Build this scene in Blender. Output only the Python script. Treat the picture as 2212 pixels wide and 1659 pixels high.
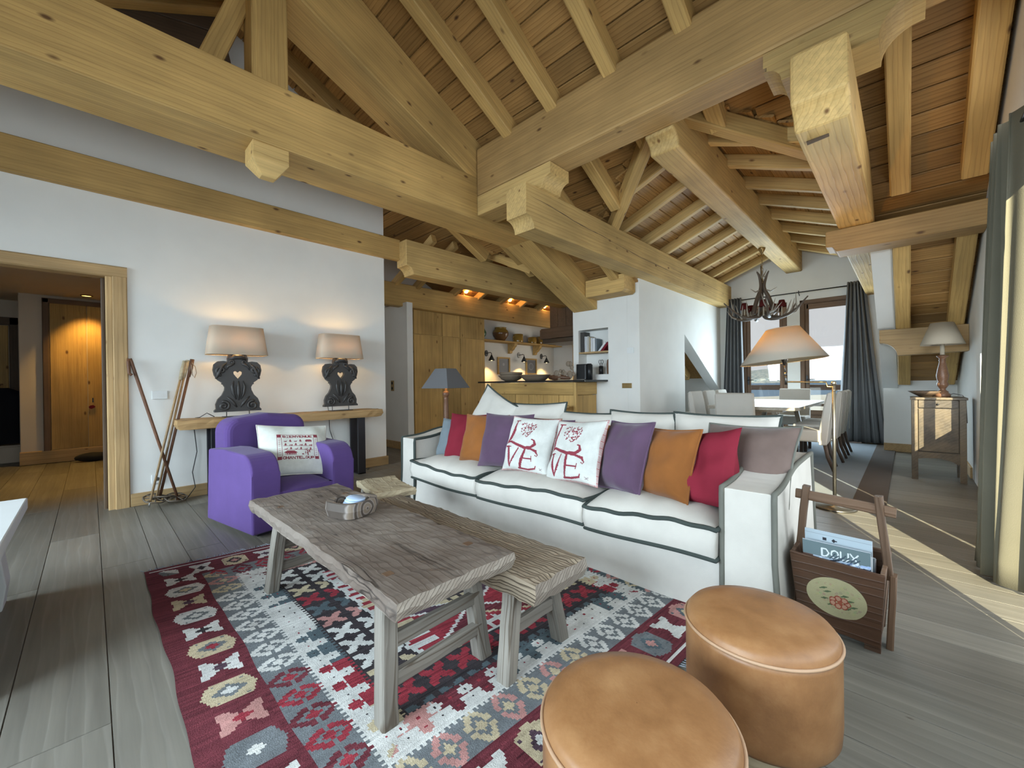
import bpy, bmesh, math, random
import numpy as np
from mathutils import Vector, Matrix
R = math.radians
PI = math.pi
random.seed(7)
for o in list(bpy.data.objects):
    bpy.data.objects.remove(o, do_unlink=True)
S = bpy.context.scene
COL = S.collection

# ------------------------------------------------------------------ camera
cam_d = bpy.data.cameras.new('camera')
cam = bpy.data.objects.new('camera', cam_d)
COL.objects.link(cam)
yw, pt, rl = R(44.064), R(-0.172), R(-0.750)
Fv = Vector((math.cos(yw)*math.cos(pt), math.sin(yw)*math.cos(pt), math.sin(pt)))
Rt = Vector((math.sin(yw), -math.cos(yw), 0))
Up = Rt.cross(Fv)
Rr = Rt*math.cos(rl)+Up*math.sin(rl)
Ur = -Rt*math.sin(rl)+Up*math.cos(rl)
M3 = Matrix((Rr, Ur, -Fv)).transposed()
cam.matrix_world = Matrix.Translation((0, 0, 1.10)) @ M3.to_4x4()
cam_d.sensor_width = 36
cam_d.sensor_fit = 'HORIZONTAL'
cam_d.lens = 36*881.92/2212
cam_d.clip_start = 0.05
cam_d.clip_end = 5000
S.camera = cam
# ------------------------------------------------------------------ view, world, sun, daylight
S.view_settings.view_transform = 'Standard'
S.view_settings.look = 'None'
S.view_settings.exposure = 0.33
S.view_settings.gamma = 1.0
S.view_settings.use_curve_mapping = False
W = bpy.data.worlds.new('sky')
S.world = W
W.use_nodes = True
bg = W.node_tree.nodes['Background']
bg.inputs[0].default_value = (0.52, 0.54, 0.555, 1)
bg.inputs[1].default_value = 1.0
sun_d = bpy.data.lights.new('sun', 'SUN')
sun = bpy.data.objects.new('sun', sun_d)
COL.objects.link(sun)
sun_d.energy = 18.0
sun_d.color = (1.0, 0.93, 0.66)
sun_d.angle = R(0.5)
SAZ, SEL = R(27.5), R(22.6)
sdir = Vector((math.cos(SAZ)*math.cos(SEL), math.sin(SAZ)*math.cos(SEL), -math.sin(SEL)))
sun.rotation_euler = sdir.to_track_quat('-Z', 'Y').to_euler()
sun.location = (-6, -6, 8)


def area(name, loc, direction, sx, sy, power, color, spread=180):
    d = bpy.data.lights.new(name, 'AREA')
    d.shape = 'RECTANGLE'
    d.size, d.size_y = sx, sy
    d.energy = power
    d.color = color
    d.spread = R(spread)
    o = bpy.data.objects.new(name, d)
    COL.objects.link(o)
    o.location = loc
    o.rotation_euler = Vector(direction).to_track_quat('-Z', 'Y').to_euler()
    return o


# daylight at the windows, with fill lamps added where the walls are solid
area('gable_daylight_fill', (0.15, -0.46, 1.25), (0, 1, -0.05), 4.3, 2.0, 74, (0.80, 0.92, 1.0))  # added inside the gable wall, which is solid here, in place of its daylight
area('rear_fill', (-3.3, 2.4, 1.7), (1, 0, -0.45), 4.4, 1.6, 175, (0.72, 0.88, 1.0), 100)  # added fill from behind the camera; the rear wall has no window
area('daylight_dining', (9.08, 1.5, 1.25), (-1, 0, 0), 1.7, 2.0, 90, (0.68, 0.87, 1.0))
area('daylight_balcony', (2.2, -2.6, 1.0), (0, 1, 0), 6.0, 4.0, 330, (0.82, 0.92, 1.0))
area('purlin_fill', (3.8, -0.47, 2.7), (0.1, 1, -0.05), 1.0, 0.4, 4, (0.95, 0.97, 1.0))  # added fill for the purlins; no glazing this high in the wall
area('daylight_small_window', (5.6, -0.47, 1.0), (0.1, 1, 0), 0.5, 0.6, 9, (0.9, 0.96, 1.0))
area('kitchen_fill', (8.45, 4.9, 1.6), (-1, 0.1, 0), 1.2, 1.2, 14, (1.0, 0.93, 0.80))  # added warm fill before a solid stretch of kitchen wall

# ------------------------------------------------------------------ materials


def newmat(name, color=(0.8, 0.8, 0.8), rough=0.6, metal=0.0, spec=0.5):
    m = bpy.data.materials.new(name)
    m.use_nodes = True
    b = m.node_tree.nodes['Principled BSDF']
    b.inputs['Base Color'].default_value = (*color, 1)
    b.inputs['Roughness'].default_value = rough
    b.inputs['Metallic'].default_value = metal
    b.inputs['Specular IOR Level'].default_value = spec
    return m, m.node_tree, b


def nd(nt, t, **kw):
    n = nt.nodes.new(t)
    for k, v in kw.items():
        if k.startswith('i_'):
            key = k[2:]
            key = int(key) if key.isdigit() else key
            n.inputs[key].default_value = v
        else:
            setattr(n, k, v)
    return n


def ramp(nt, fac, stops):
    r = nt.nodes.new('ShaderNodeValToRGB')
    e = r.color_ramp.elements
    while len(e) < len(stops):
        e.new(0.5)
    for k, (p, c) in enumerate(stops):
        e[k].position = p
        e[k].color = (*c, 1) if len(c) == 3 else c
    nt.links.new(fac, r.inputs[0])
    return r


def mixc(nt, a, b, fac, mode='MIX'):
    m = nt.nodes.new('ShaderNodeMix')
    m.data_type = 'RGBA'
    m.blend_type = mode
    for sock, v in ((m.inputs[6], a), (m.inputs[7], b), (m.inputs[0], fac)):
        if hasattr(v, 'is_linked'):
            nt.links.new(v, sock)
        elif isinstance(v, (int, float)):
            sock.default_value = v
        else:
            sock.default_value = (*v, 1)
    return m.outputs[2]


def objcoords(nt, scale=(1, 1, 1), rnd=7.0):
    tc = nd(nt, 'ShaderNodeTexCoord')
    oi = nd(nt, 'ShaderNodeObjectInfo')
    mul = nd(nt, 'ShaderNodeMath', operation='MULTIPLY', i_1=rnd)
    nt.links.new(oi.outputs['Random'], mul.inputs[0])
    add = nd(nt, 'ShaderNodeVectorMath', operation='ADD')
    nt.links.new(tc.outputs['Object'], add.inputs[0])
    nt.links.new(mul.outputs[0], add.inputs[1])
    mp = nd(nt, 'ShaderNodeMapping')
    mp.inputs['Scale'].default_value = scale
    nt.links.new(add.outputs[0], mp.inputs[0])
    return mp.outputs[0], oi


def bump(nt, b, height, strength, dist=0.01):
    bp = nd(nt, 'ShaderNodeBump')
    bp.inputs['Strength'].default_value = strength
    bp.inputs['Distance'].default_value = dist
    nt.links.new(height, bp.inputs['Height'])
    nt.links.new(bp.outputs[0], b.inputs['Normal'])


def wood(name, light, dark, knot, rough=0.6, grain=9.0, knots=0.085, var=0.25, bstr=0.15, weather=None, ringw=0.55, cracks=False):
    """Wood with its grain along local X."""
    m, nt, b = newmat(name, light, rough, spec=0.3)
    v, oi = objcoords(nt)
    mp = nd(nt, 'ShaderNodeMapping')
    mp.inputs['Scale'].default_value = (0.13, 1, 1)
    nt.links.new(v, mp.inputs[0])
    wv = nd(nt, 'ShaderNodeTexWave', wave_type='RINGS', rings_direction='X', wave_profile='SAW')
    for k, val in (('Scale', grain*1.7), ('Distortion', 4.5), ('Detail', 2.0), ('Detail Scale', 1.3), ('Detail Roughness', 0.5)):
        wv.inputs[k].default_value = val
    nt.links.new(mp.outputs[0], wv.inputs[0])
    mp2 = nd(nt, 'ShaderNodeMapping')
    mp2.inputs['Scale'].default_value = (1.2, 26, 26)
    nt.links.new(v, mp2.inputs[0])
    ns = nd(nt, 'ShaderNodeTexNoise', i_Scale=1.0, i_Detail=4.0, i_Roughness=0.6)
    nt.links.new(mp2.outputs[0], ns.inputs[0])
    ns2 = nd(nt, 'ShaderNodeTexNoise', i_Scale=1.1, i_Detail=3.0)
    nt.links.new(v, ns2.inputs[0])
    r1 = ramp(nt, wv.outputs['Fac'], [(0.0, (0, 0, 0)), (0.72, (0.25,)*3), (0.93, (1, 1, 1)), (1.0, (0.2,)*3)])
    c = mixc(nt, light, dark, r1.outputs[0])
    c0 = mixc(nt, light, c, ringw)
    r2 = ramp(nt, ns.outputs['Fac'], [(0.3, (0.80,)*3), (0.7, (1.12,)*3)])
    c1 = mixc(nt, c0, r2.outputs[0], 1.0, 'MULTIPLY')
    r3 = ramp(nt, ns2.outputs['Fac'], [(0.3, (1-var,)*3), (0.7, (1+var,)*3)])
    c2 = mixc(nt, c1, r3.outputs[0], 1.0, 'MULTIPLY')
    out = c2
    if knots:
        mp3 = nd(nt, 'ShaderNodeMapping')
        mp3.inputs['Scale'].default_value = (4.0, 8.5, 8.5)
        nt.links.new(v, mp3.inputs[0])
        vo = nd(nt, 'ShaderNodeTexVoronoi', feature='F1', i_Scale=1.0)
        nt.links.new(mp3.outputs[0], vo.inputs[0])
        r4 = ramp(nt, vo.outputs['Distance'], [(knots*0.7, (1, 1, 1)), (knots*1.9, (0, 0, 0))])
        sep = nd(nt, 'ShaderNodeSeparateColor')
        nt.links.new(vo.outputs['Color'], sep.inputs[0])
        r4b = ramp(nt, sep.outputs[0], [(0.52, (0, 0, 0)), (0.62, (1, 1, 1))])
        km = nd(nt, 'ShaderNodeMath', operation='MULTIPLY')
        nt.links.new(r4.outputs[0], km.inputs[0])
        nt.links.new(r4b.outputs[0], km.inputs[1])
        out = mixc(nt, c2, knot, km.outputs[0])
    if cracks:
        mp4 = nd(nt, 'ShaderNodeMapping')
        mp4.inputs['Scale'].default_value = (0.9, 11, 11)
        nt.links.new(v, mp4.inputs[0])
        nc = nd(nt, 'ShaderNodeTexNoise', i_Scale=1.0, i_Detail=2.0)
        nt.links.new(mp4.outputs[0], nc.inputs[0])
        rc = ramp(nt, nc.outputs['Fac'], [(0.480, (0, 0, 0)), (0.495, (1, 1, 1)), (0.505, (1, 1, 1)), (0.520, (0, 0, 0))])
        out = mixc(nt, out, knot, rc.outputs[0])
    if weather:
        ns3 = nd(nt, 'ShaderNodeTexNoise', i_Scale=2.2, i_Detail=5.0, i_Roughness=0.65)
        nt.links.new(v, ns3.inputs[0])
        r5 = ramp(nt, ns3.outputs['Fac'], [(0.40, (0, 0, 0)), (0.62, (1, 1, 1))])
        out = mixc(nt, out, weather, r5.outputs[0])
    oim = nd(nt, 'ShaderNodeMapRange', i_3=0.88, i_4=1.10)
    nt.links.new(oi.outputs['Random'], oim.inputs[0])
    cmb = nd(nt, 'ShaderNodeCombineColor')
    for q in range(3):
        nt.links.new(oim.outputs[0], cmb.inputs[q])
    out = mixc(nt, out, cmb.outputs[0], 1.0, 'MULTIPLY')
    nt.links.new(out, b.inputs['Base Color'])
    hsum = nd(nt, 'ShaderNodeMath', operation='ADD')
    nt.links.new(ns.outputs['Fac'], hsum.inputs[0])
    nt.links.new(r1.outputs[0], hsum.inputs[1])
    bump(nt, b, hsum.outputs[0], bstr, 0.006)
    return m


def fabric(name, color, rough=0.9, var=0.12, scale=3.0, weave=420, sheen=0.0, bstr=0.25):
    m, nt, b = newmat(name, color, rough, spec=0.15)
    v, oi = objcoords(nt)
    ns = nd(nt, 'ShaderNodeTexNoise', i_Scale=scale, i_Detail=4.0, i_Roughness=0.6)
    nt.links.new(v, ns.inputs[0])
    r = ramp(nt, ns.outputs['Fac'], [(0.3, (1-var,)*3), (0.7, (1+var,)*3)])
    c = mixc(nt, color, r.outputs[0], 1.0, 'MULTIPLY')
    nt.links.new(c, b.inputs['Base Color'])
    n2 = nd(nt, 'ShaderNodeTexNoise', i_Scale=weave, i_Detail=1.0)
    nt.links.new(v, n2.inputs[0])
    bump(nt, b, n2.outputs['Fac'], bstr, 0.003)
    if sheen:
        b.inputs['Sheen Weight'].default_value = sheen
    return m


def plaster(name, color, rough=0.9):
    m, nt, b = newmat(name, color, rough, spec=0.2)
    tc = nd(nt, 'ShaderNodeTexCoord')
    ns = nd(nt, 'ShaderNodeTexNoise', i_Scale=3.0, i_Detail=4.0)
    nt.links.new(tc.outputs['Object'], ns.inputs[0])
    r = ramp(nt, ns.outputs['Fac'], [(0.3, (0.965,)*3), (0.7, (1.02,)*3)])
    c = mixc(nt, color, r.outputs[0], 1.0, 'MULTIPLY')
    nt.links.new(c, b.inputs['Base Color'])
    n2 = nd(nt, 'ShaderNodeTexNoise', i_Scale=60.0, i_Detail=3.0)
    nt.links.new(tc.outputs['Object'], n2.inputs[0])
    bump(nt, b, n2.outputs['Fac'], 0.05, 0.004)
    return m


def painted(name, rough=0.9, weave=380, bstr=0.3, tint=0.12):
    """Cloth or paper whose print sits in a face colour attribute."""
    m, nt, b = newmat(name, (1, 1, 1), rough, spec=0.15)
    at = nd(nt, 'ShaderNodeAttribute', attribute_name='print')
    tc = nd(nt, 'ShaderNodeTexCoord')
    ns = nd(nt, 'ShaderNodeTexNoise', i_Scale=9.0, i_Detail=5.0, i_Roughness=0.7)
    nt.links.new(tc.outputs['Object'], ns.inputs[0])
    r = ramp(nt, ns.outputs['Fac'], [(0.3, (1-tint,)*3), (0.7, (1+tint,)*3)])
    c = mixc(nt, at.outputs['Color'], r.outputs[0], 1.0, 'MULTIPLY')
    nt.links.new(c, b.inputs['Base Color'])
    n2 = nd(nt, 'ShaderNodeTexNoise', i_Scale=weave, i_Detail=1.0)
    nt.links.new(tc.outputs['Object'], n2.inputs[0])
    bump(nt, b, n2.outputs['Fac'], bstr, 0.003)
    return m


def shade_mat(name, color, trans=0.6):
    m, nt, b = newmat(name, color, 0.9)
    out = nt.nodes['Material Output']
    d = nd(nt, 'ShaderNodeBsdfDiffuse')
    t = nd(nt, 'ShaderNodeBsdfTranslucent')
    d.inputs[0].default_value = (*color, 1)
    t.inputs[0].default_value = (color[0], color[1]*0.93, color[2]*0.8, 1)
    mx = nd(nt, 'ShaderNodeMixShader', i_0=trans)
    nt.links.new(d.outputs[0], mx.inputs[1])
    nt.links.new(t.outputs[0], mx.inputs[2])
    nt.links.new(mx.outputs[0], out.inputs[0])
    return m


def emit(name, color, strength):
    m, nt, b = newmat(name, color, 0.5)
    b.inputs['Emission Color'].default_value = (*color, 1)
    b.inputs['Emission Strength'].default_value = strength
    return m


MT = {}
MT['beam'] = wood('spruce_beam', (0.53, 0.345, 0.125), (0.35, 0.20, 0.065), (0.13, 0.065, 0.025))
MT['cross'] = wood('shaded_spruce', (0.42, 0.265, 0.105), (0.28, 0.16, 0.058), (0.11, 0.055, 0.02), bstr=0.2)  # beam spruce darkened to carry the shade on the crossbeams' faces
MT['purlin'] = wood('hewn_spruce', (0.58, 0.395, 0.155), (0.40, 0.235, 0.08), (0.18, 0.09, 0.03), grain=7, bstr=0.25)
MT['deck'] = wood('larch_boards', (0.38, 0.215, 0.072), (0.22, 0.112, 0.034), (0.07, 0.03, 0.012), grain=8, ringw=0.8)
MT['pine'] = wood('old_pine', (0.54, 0.35, 0.125), (0.38, 0.21, 0.065), (0.15, 0.07, 0.025), grain=10)
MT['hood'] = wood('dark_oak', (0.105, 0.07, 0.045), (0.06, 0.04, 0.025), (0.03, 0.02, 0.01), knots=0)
MT['floor'] = wood('smoked_oak', (0.170, 0.158, 0.132), (0.235, 0.220, 0.190), (0.08, 0.065, 0.05), rough=0.42, grain=5.5, knots=0.03, var=0.16, bstr=0.06, ringw=0.45)
MT['trim'] = wood('oak_trim', (0.47, 0.315, 0.15), (0.35, 0.215, 0.09), (0.20, 0.10, 0.04), grain=8, knots=0.06)
MT['slab'] = wood('oak_slab', (0.40, 0.255, 0.115), (0.27, 0.155, 0.06), (0.13, 0.065, 0.025), grain=6, bstr=0.3)
MT['elm'] = wood('weathered_elm', (0.135, 0.105, 0.085), (0.055, 0.042, 0.035), (0.03, 0.022, 0.018), rough=0.55, grain=10, knots=0.05, bstr=0.22, ringw=0.4, cracks=True, weather=(0.185, 0.155, 0.13))
MT['elm_edge'] = wood('chipped_elm', (0.38, 0.335, 0.28), (0.17, 0.14, 0.11), (0.10, 0.08, 0.06), rough=0.8, grain=14, knots=0.1, bstr=0.7, weather=(0.27, 0.23, 0.19))
MT['elm_leg'] = wood('bleached_elm', (0.20, 0.182, 0.155), (0.115, 0.10, 0.082), (0.10, 0.08, 0.06), rough=0.75, grain=8, knots=0.05, bstr=0.25, ringw=0.4, cracks=True)
MT['bench'] = wood('driftwood_bench', (0.33, 0.265, 0.19), (0.085, 0.062, 0.042), (0.06, 0.045, 0.03), rough=0.8, grain=17, knots=0.0, bstr=0.9, ringw=1.0)
MT['stoolwood'] = wood('pale_elm', (0.46, 0.38, 0.25), (0.33, 0.26, 0.16), (0.2, 0.15, 0.09), rough=0.75, grain=7, knots=0.03, bstr=0.3)
MT['antique'] = wood('antique_brown', (0.095, 0.045, 0.024), (0.055, 0.026, 0.014), (0.04, 0.02, 0.01), rough=0.5, grain=8, knots=0.04, bstr=0.4, weather=(0.06, 0.036, 0.022))
MT['antique_edge'] = wood('worn_brown', (0.135, 0.078, 0.045), (0.08, 0.043, 0.024), (0.06, 0.03, 0.015), rough=0.6, grain=8, knots=0.04, bstr=0.4)
MT['cabinet'] = wood('painted_cabinet', (0.09, 0.072, 0.052), (0.055, 0.042, 0.03), (0.04, 0.028, 0.02), rough=0.55, grain=7, knots=0.03, bstr=0.3, weather=(0.14, 0.105, 0.065))
MT['cane'] = wood('brown_cane', (0.155, 0.075, 0.042), (0.10, 0.045, 0.025), (0.05, 0.025, 0.015), rough=0.4, grain=20, knots=0)
MT['bamboo'] = wood('tan_bamboo', (0.35, 0.235, 0.125), (0.24, 0.15, 0.075), (0.1, 0.05, 0.02), rough=0.45, grain=20, knots=0)
MT['turned'] = wood('turned_walnut', (0.135, 0.068, 0.038), (0.085, 0.04, 0.022), (0.05, 0.022, 0.012), rough=0.35, grain=10, knots=0)
MT['dleg'] = wood('dark_leg', (0.085, 0.06, 0.045), (0.05, 0.035, 0.025), (0.03, 0.02, 0.01), rough=0.45, knots=0)
MT['table'] = wood('limed_oak', (0.36, 0.31, 0.24), (0.27, 0.22, 0.165), (0.15, 0.12, 0.08), rough=0.42, grain=8, knots=0.03, bstr=0.1)
MT['wall'] = plaster('white_plaster', (0.74, 0.735, 0.70))
MT['hallwall'] = plaster('cream_plaster', (0.62, 0.54, 0.44))
MT['linen'] = fabric('natural_linen', (0.49, 0.465, 0.42), var=0.10)
MT['linen_skirt'] = fabric('natural_linen_skirt', (0.52, 0.495, 0.45), var=0.09)  # skirt cloth, slightly lighter than the main linen
MT['piping'] = fabric('charcoal_piping', (0.045, 0.055, 0.05), var=0.15)
MT['piping2'] = fabric('olive_grey_piping', (0.135, 0.135, 0.115), var=0.15)
MT['purple'] = fabric('purple_wool', (0.098, 0.056, 0.195), var=0.10, sheen=0.1)
MT['slate'] = fabric('slate_linen', (0.155, 0.185, 0.205))
MT['red'] = fabric('crimson_linen', (0.165, 0.014, 0.026), var=0.15)
MT['rust'] = fabric('rust_velvet', (0.225, 0.082, 0.020), var=0.2, sheen=0.15)
MT['plum'] = fabric('plum_velvet', (0.085, 0.048, 0.085), var=0.2, sheen=0.25)
MT['taupe'] = fabric('taupe_velvet', (0.125, 0.088, 0.075), var=0.3, sheen=0.25)
MT['curtain'] = fabric('grey_wool_curtain', (0.155, 0.160, 0.165), var=0.06)
MT['curtain_beige'] = fabric('beige_wool_curtain', (0.150, 0.138, 0.100), var=0.05, weave=300)
MT['chair'] = fabric('pale_chair_cloth', (0.50, 0.47, 0.42), var=0.05)
MT['carpet'] = fabric('blue_grey_carpet', (0.20, 0.225, 0.25), var=0.06, weave=250, bstr=0.5)
MT['carpet_edge'] = fabric('brown_carpet_edge', (0.085, 0.07, 0.06), var=0.06)
MT['print'] = painted('printed_cloth')
MT['kilim'] = painted('kilim_wool', tint=0.22, weave=260, bstr=0.6)
MT['paper'] = painted('printed_paper', rough=0.3, bstr=0.0, tint=0.02)
MT['fringe'] = fabric('rug_fringe', (0.24, 0.27, 0.31))
MT['page'], _, _ = newmat('magazine_pages', (0.62, 0.64, 0.66), 0.7)
MT['black'], _, _ = newmat('black_metal', (0.018, 0.019, 0.02), 0.42, 0.3)
MT['blackwood'], _, _ = newmat('black_steel', (0.017, 0.017, 0.022), 0.38, 0.2)
MT['granite'], _, _ = newmat('black_granite', (0.012, 0.013, 0.013), 0.15)
MT['steel'], _, _ = newmat('brushed_steel', (0.42, 0.42, 0.41), 0.32, 1.0)
MT['pewter'], _, _ = newmat('pewter_metal', (0.16, 0.155, 0.145), 0.38, 0.9)
MT['brass'], _, _ = newmat('aged_brass', (0.32, 0.22, 0.10), 0.35, 1.0)
MT['chrome'], _, _ = newmat('chrome', (0.7, 0.7, 0.7), 0.12, 1.0)
MT['carved'], _nt, _b = newmat('carved_dark_wood', (0.045, 0.042, 0.040), 0.48, spec=0.4)
MT['white'], _, _ = newmat('white_plastic', (0.72, 0.74, 0.73), 0.4)
MT['stone'] = plaster('pale_limestone', (0.52, 0.53, 0.52), 0.75)
MT['dark'], _, _ = newmat('sooty_black', (0.015, 0.016, 0.018), 0.9)
MT['glaze'], _, _ = newmat('ochre_glaze', (0.30, 0.175, 0.035), 0.12)
MT['glaze_brown'], _, _ = newmat('brown_glaze', (0.15, 0.075, 0.03), 0.2)
MT['glaze_green'], _, _ = newmat('green_glaze', (0.05, 0.13, 0.06), 0.15)
MT['pottery'], _, _ = newmat('grey_brown_pottery', (0.20, 0.155, 0.11), 0.7)
MT['cord'], _, _ = newmat('dark_cable', (0.03, 0.028, 0.026), 0.5)
MT['thong'], _, _ = newmat('tan_leather_thong', (0.25, 0.18, 0.12), 0.6)
MT['basket'], _, _ = newmat('twisted_cane_ring', (0.115, 0.09, 0.065), 0.6)
MT['coat'] = fabric('dark_coat_cloth', (0.012, 0.013, 0.017))
MT['coral'] = fabric('coral_lining', (0.65, 0.10, 0.09))
MT['darkred'] = shade_mat('dark_red_shade', (0.10, 0.02, 0.018), 0.2)
MT['antler'], _nt, _b = newmat('antler_horn', (0.085, 0.060, 0.042), 0.5)
MT['antler_tip'], _, _ = newmat('antler_tip_horn', (0.27, 0.235, 0.19), 0.4)
MT['shade_linen'] = shade_mat('lit_linen_shade', (0.68, 0.58, 0.46), 0.26)
MT['shade_cream'] = shade_mat('cream_paper_shade', (0.62, 0.58, 0.50), 0.5)
MT['shade_plain'] = shade_mat('beige_linen_shade', (0.47, 0.41, 0.32), 0.15)
MT['shade_grey'] = fabric('grey_card_shade', (0.125, 0.125, 0.13), var=0.03)
MT['bulb'] = emit('warm_bulb', (1.0, 0.55, 0.16), 22.0)
MT['spotface'] = emit('downlight_face', (1.0, 0.72, 0.18), 3.0)
MT['lampface'] = emit('sconce_face', (1.0, 0.70, 0.30), 5.0)
MT['window_wood'] = wood('window_oak', (0.17, 0.105, 0.065), (0.11, 0.065, 0.04), (0.06, 0.03, 0.02), knots=0)
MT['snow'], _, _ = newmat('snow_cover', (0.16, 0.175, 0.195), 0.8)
MT['bluewater'], _, _ = newmat('pale_blue_coasters', (0.40, 0.52, 0.70), 0.5)


def leather():
    m, nt, b = newmat('tan_leather', (0.36, 0.19, 0.085), 0.42, spec=0.45)
    v, oi = objcoords(nt)
    ns = nd(nt, 'ShaderNodeTexNoise', i_Scale=6.0, i_Detail=6.0, i_Roughness=0.65)
    nt.links.new(v, ns.inputs[0])
    r = ramp(nt, ns.outputs['Fac'], [(0.28, (0.165, 0.075, 0.028)), (0.5, (0.265, 0.125, 0.048)), (0.72, (0.36, 0.19, 0.08))])
    mp = nd(nt, 'ShaderNodeMapping')
    mp.inputs['Scale'].default_value = (22, 5, 9)
    mp.inputs['Rotation'].default_value = (0, 0, 0.7)
    nt.links.new(v, mp.inputs[0])
    vo = nd(nt, 'ShaderNodeTexVoronoi', feature='F1', i_Scale=1.0)
    nt.links.new(mp.outputs[0], vo.inputs[0])
    r2 = ramp(nt, vo.outputs['Distance'], [(0.03, (1, 1, 1)), (0.09, (0, 0, 0))])
    vn = nd(nt, 'ShaderNodeTexNoise', i_Scale=8.0)
    nt.links.new(v, vn.inputs[0])
    r3 = ramp(nt, vn.outputs['Fac'], [(0.58, (0, 0, 0)), (0.64, (0.6,)*3)])
    mul = nd(nt, 'ShaderNodeMath', operation='MULTIPLY')
    nt.links.new(r2.outputs[0], mul.inputs[0])
    nt.links.new(r3.outputs[0], mul.inputs[1])
    c = mixc(nt, r.outputs[0], (0.55, 0.36, 0.20), mul.outputs[0])
    nt.links.new(c, b.inputs['Base Color'])
    rr = ramp(nt, ns.outputs['Fac'], [(0.3, (0.36,)*3), (0.7, (0.5,)*3)])
    nt.links.new(rr.outputs[0], b.inputs['Roughness'])
    n2 = nd(nt, 'ShaderNodeTexNoise', i_Scale=120.0, i_Detail=3.0)
    nt.links.new(v, n2.inputs[0])
    bump(nt, b, n2.outputs['Fac'], 0.12, 0.003)
    return m


MT['leather'] = leather()
MT['leather_seam'], _, _ = newmat('leather_piping', (0.40, 0.25, 0.15), 0.5)


def glass():
    m, nt, b = newmat('window_glass', (1, 1, 1), 0.0)
    out = nt.nodes['Material Output']
    t = nd(nt, 'ShaderNodeBsdfTransparent')
    g = nd(nt, 'ShaderNodeBsdfGlossy')
    g.inputs['Roughness'].default_value = 0.02
    mx = nd(nt, 'ShaderNodeMixShader', i_0=0.05)
    nt.links.new(t.outputs[0], mx.inputs[1])
    nt.links.new(g.outputs[0], mx.inputs[2])
    nt.links.new(mx.outputs[0], out.inputs[0])
    return m


MT['glass'] = glass()


def mountain_mat():
    m, nt, b = newmat('snowy_rock', (0.8, 0.8, 0.8), 0.9, spec=0.1)
    tc = nd(nt, 'ShaderNodeTexCoord')
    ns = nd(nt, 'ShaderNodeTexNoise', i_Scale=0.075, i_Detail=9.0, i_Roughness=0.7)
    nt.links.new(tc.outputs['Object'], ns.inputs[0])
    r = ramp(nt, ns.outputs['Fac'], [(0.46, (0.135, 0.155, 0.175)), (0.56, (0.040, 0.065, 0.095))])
    nt.links.new(r.outputs[0], b.inputs['Base Color'])
    return m


MT['mountain'] = mountain_mat()
MT['forest'], _, _ = newmat('hazy_forest', (0.03, 0.048, 0.085), 1.0, spec=0.0)


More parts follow.
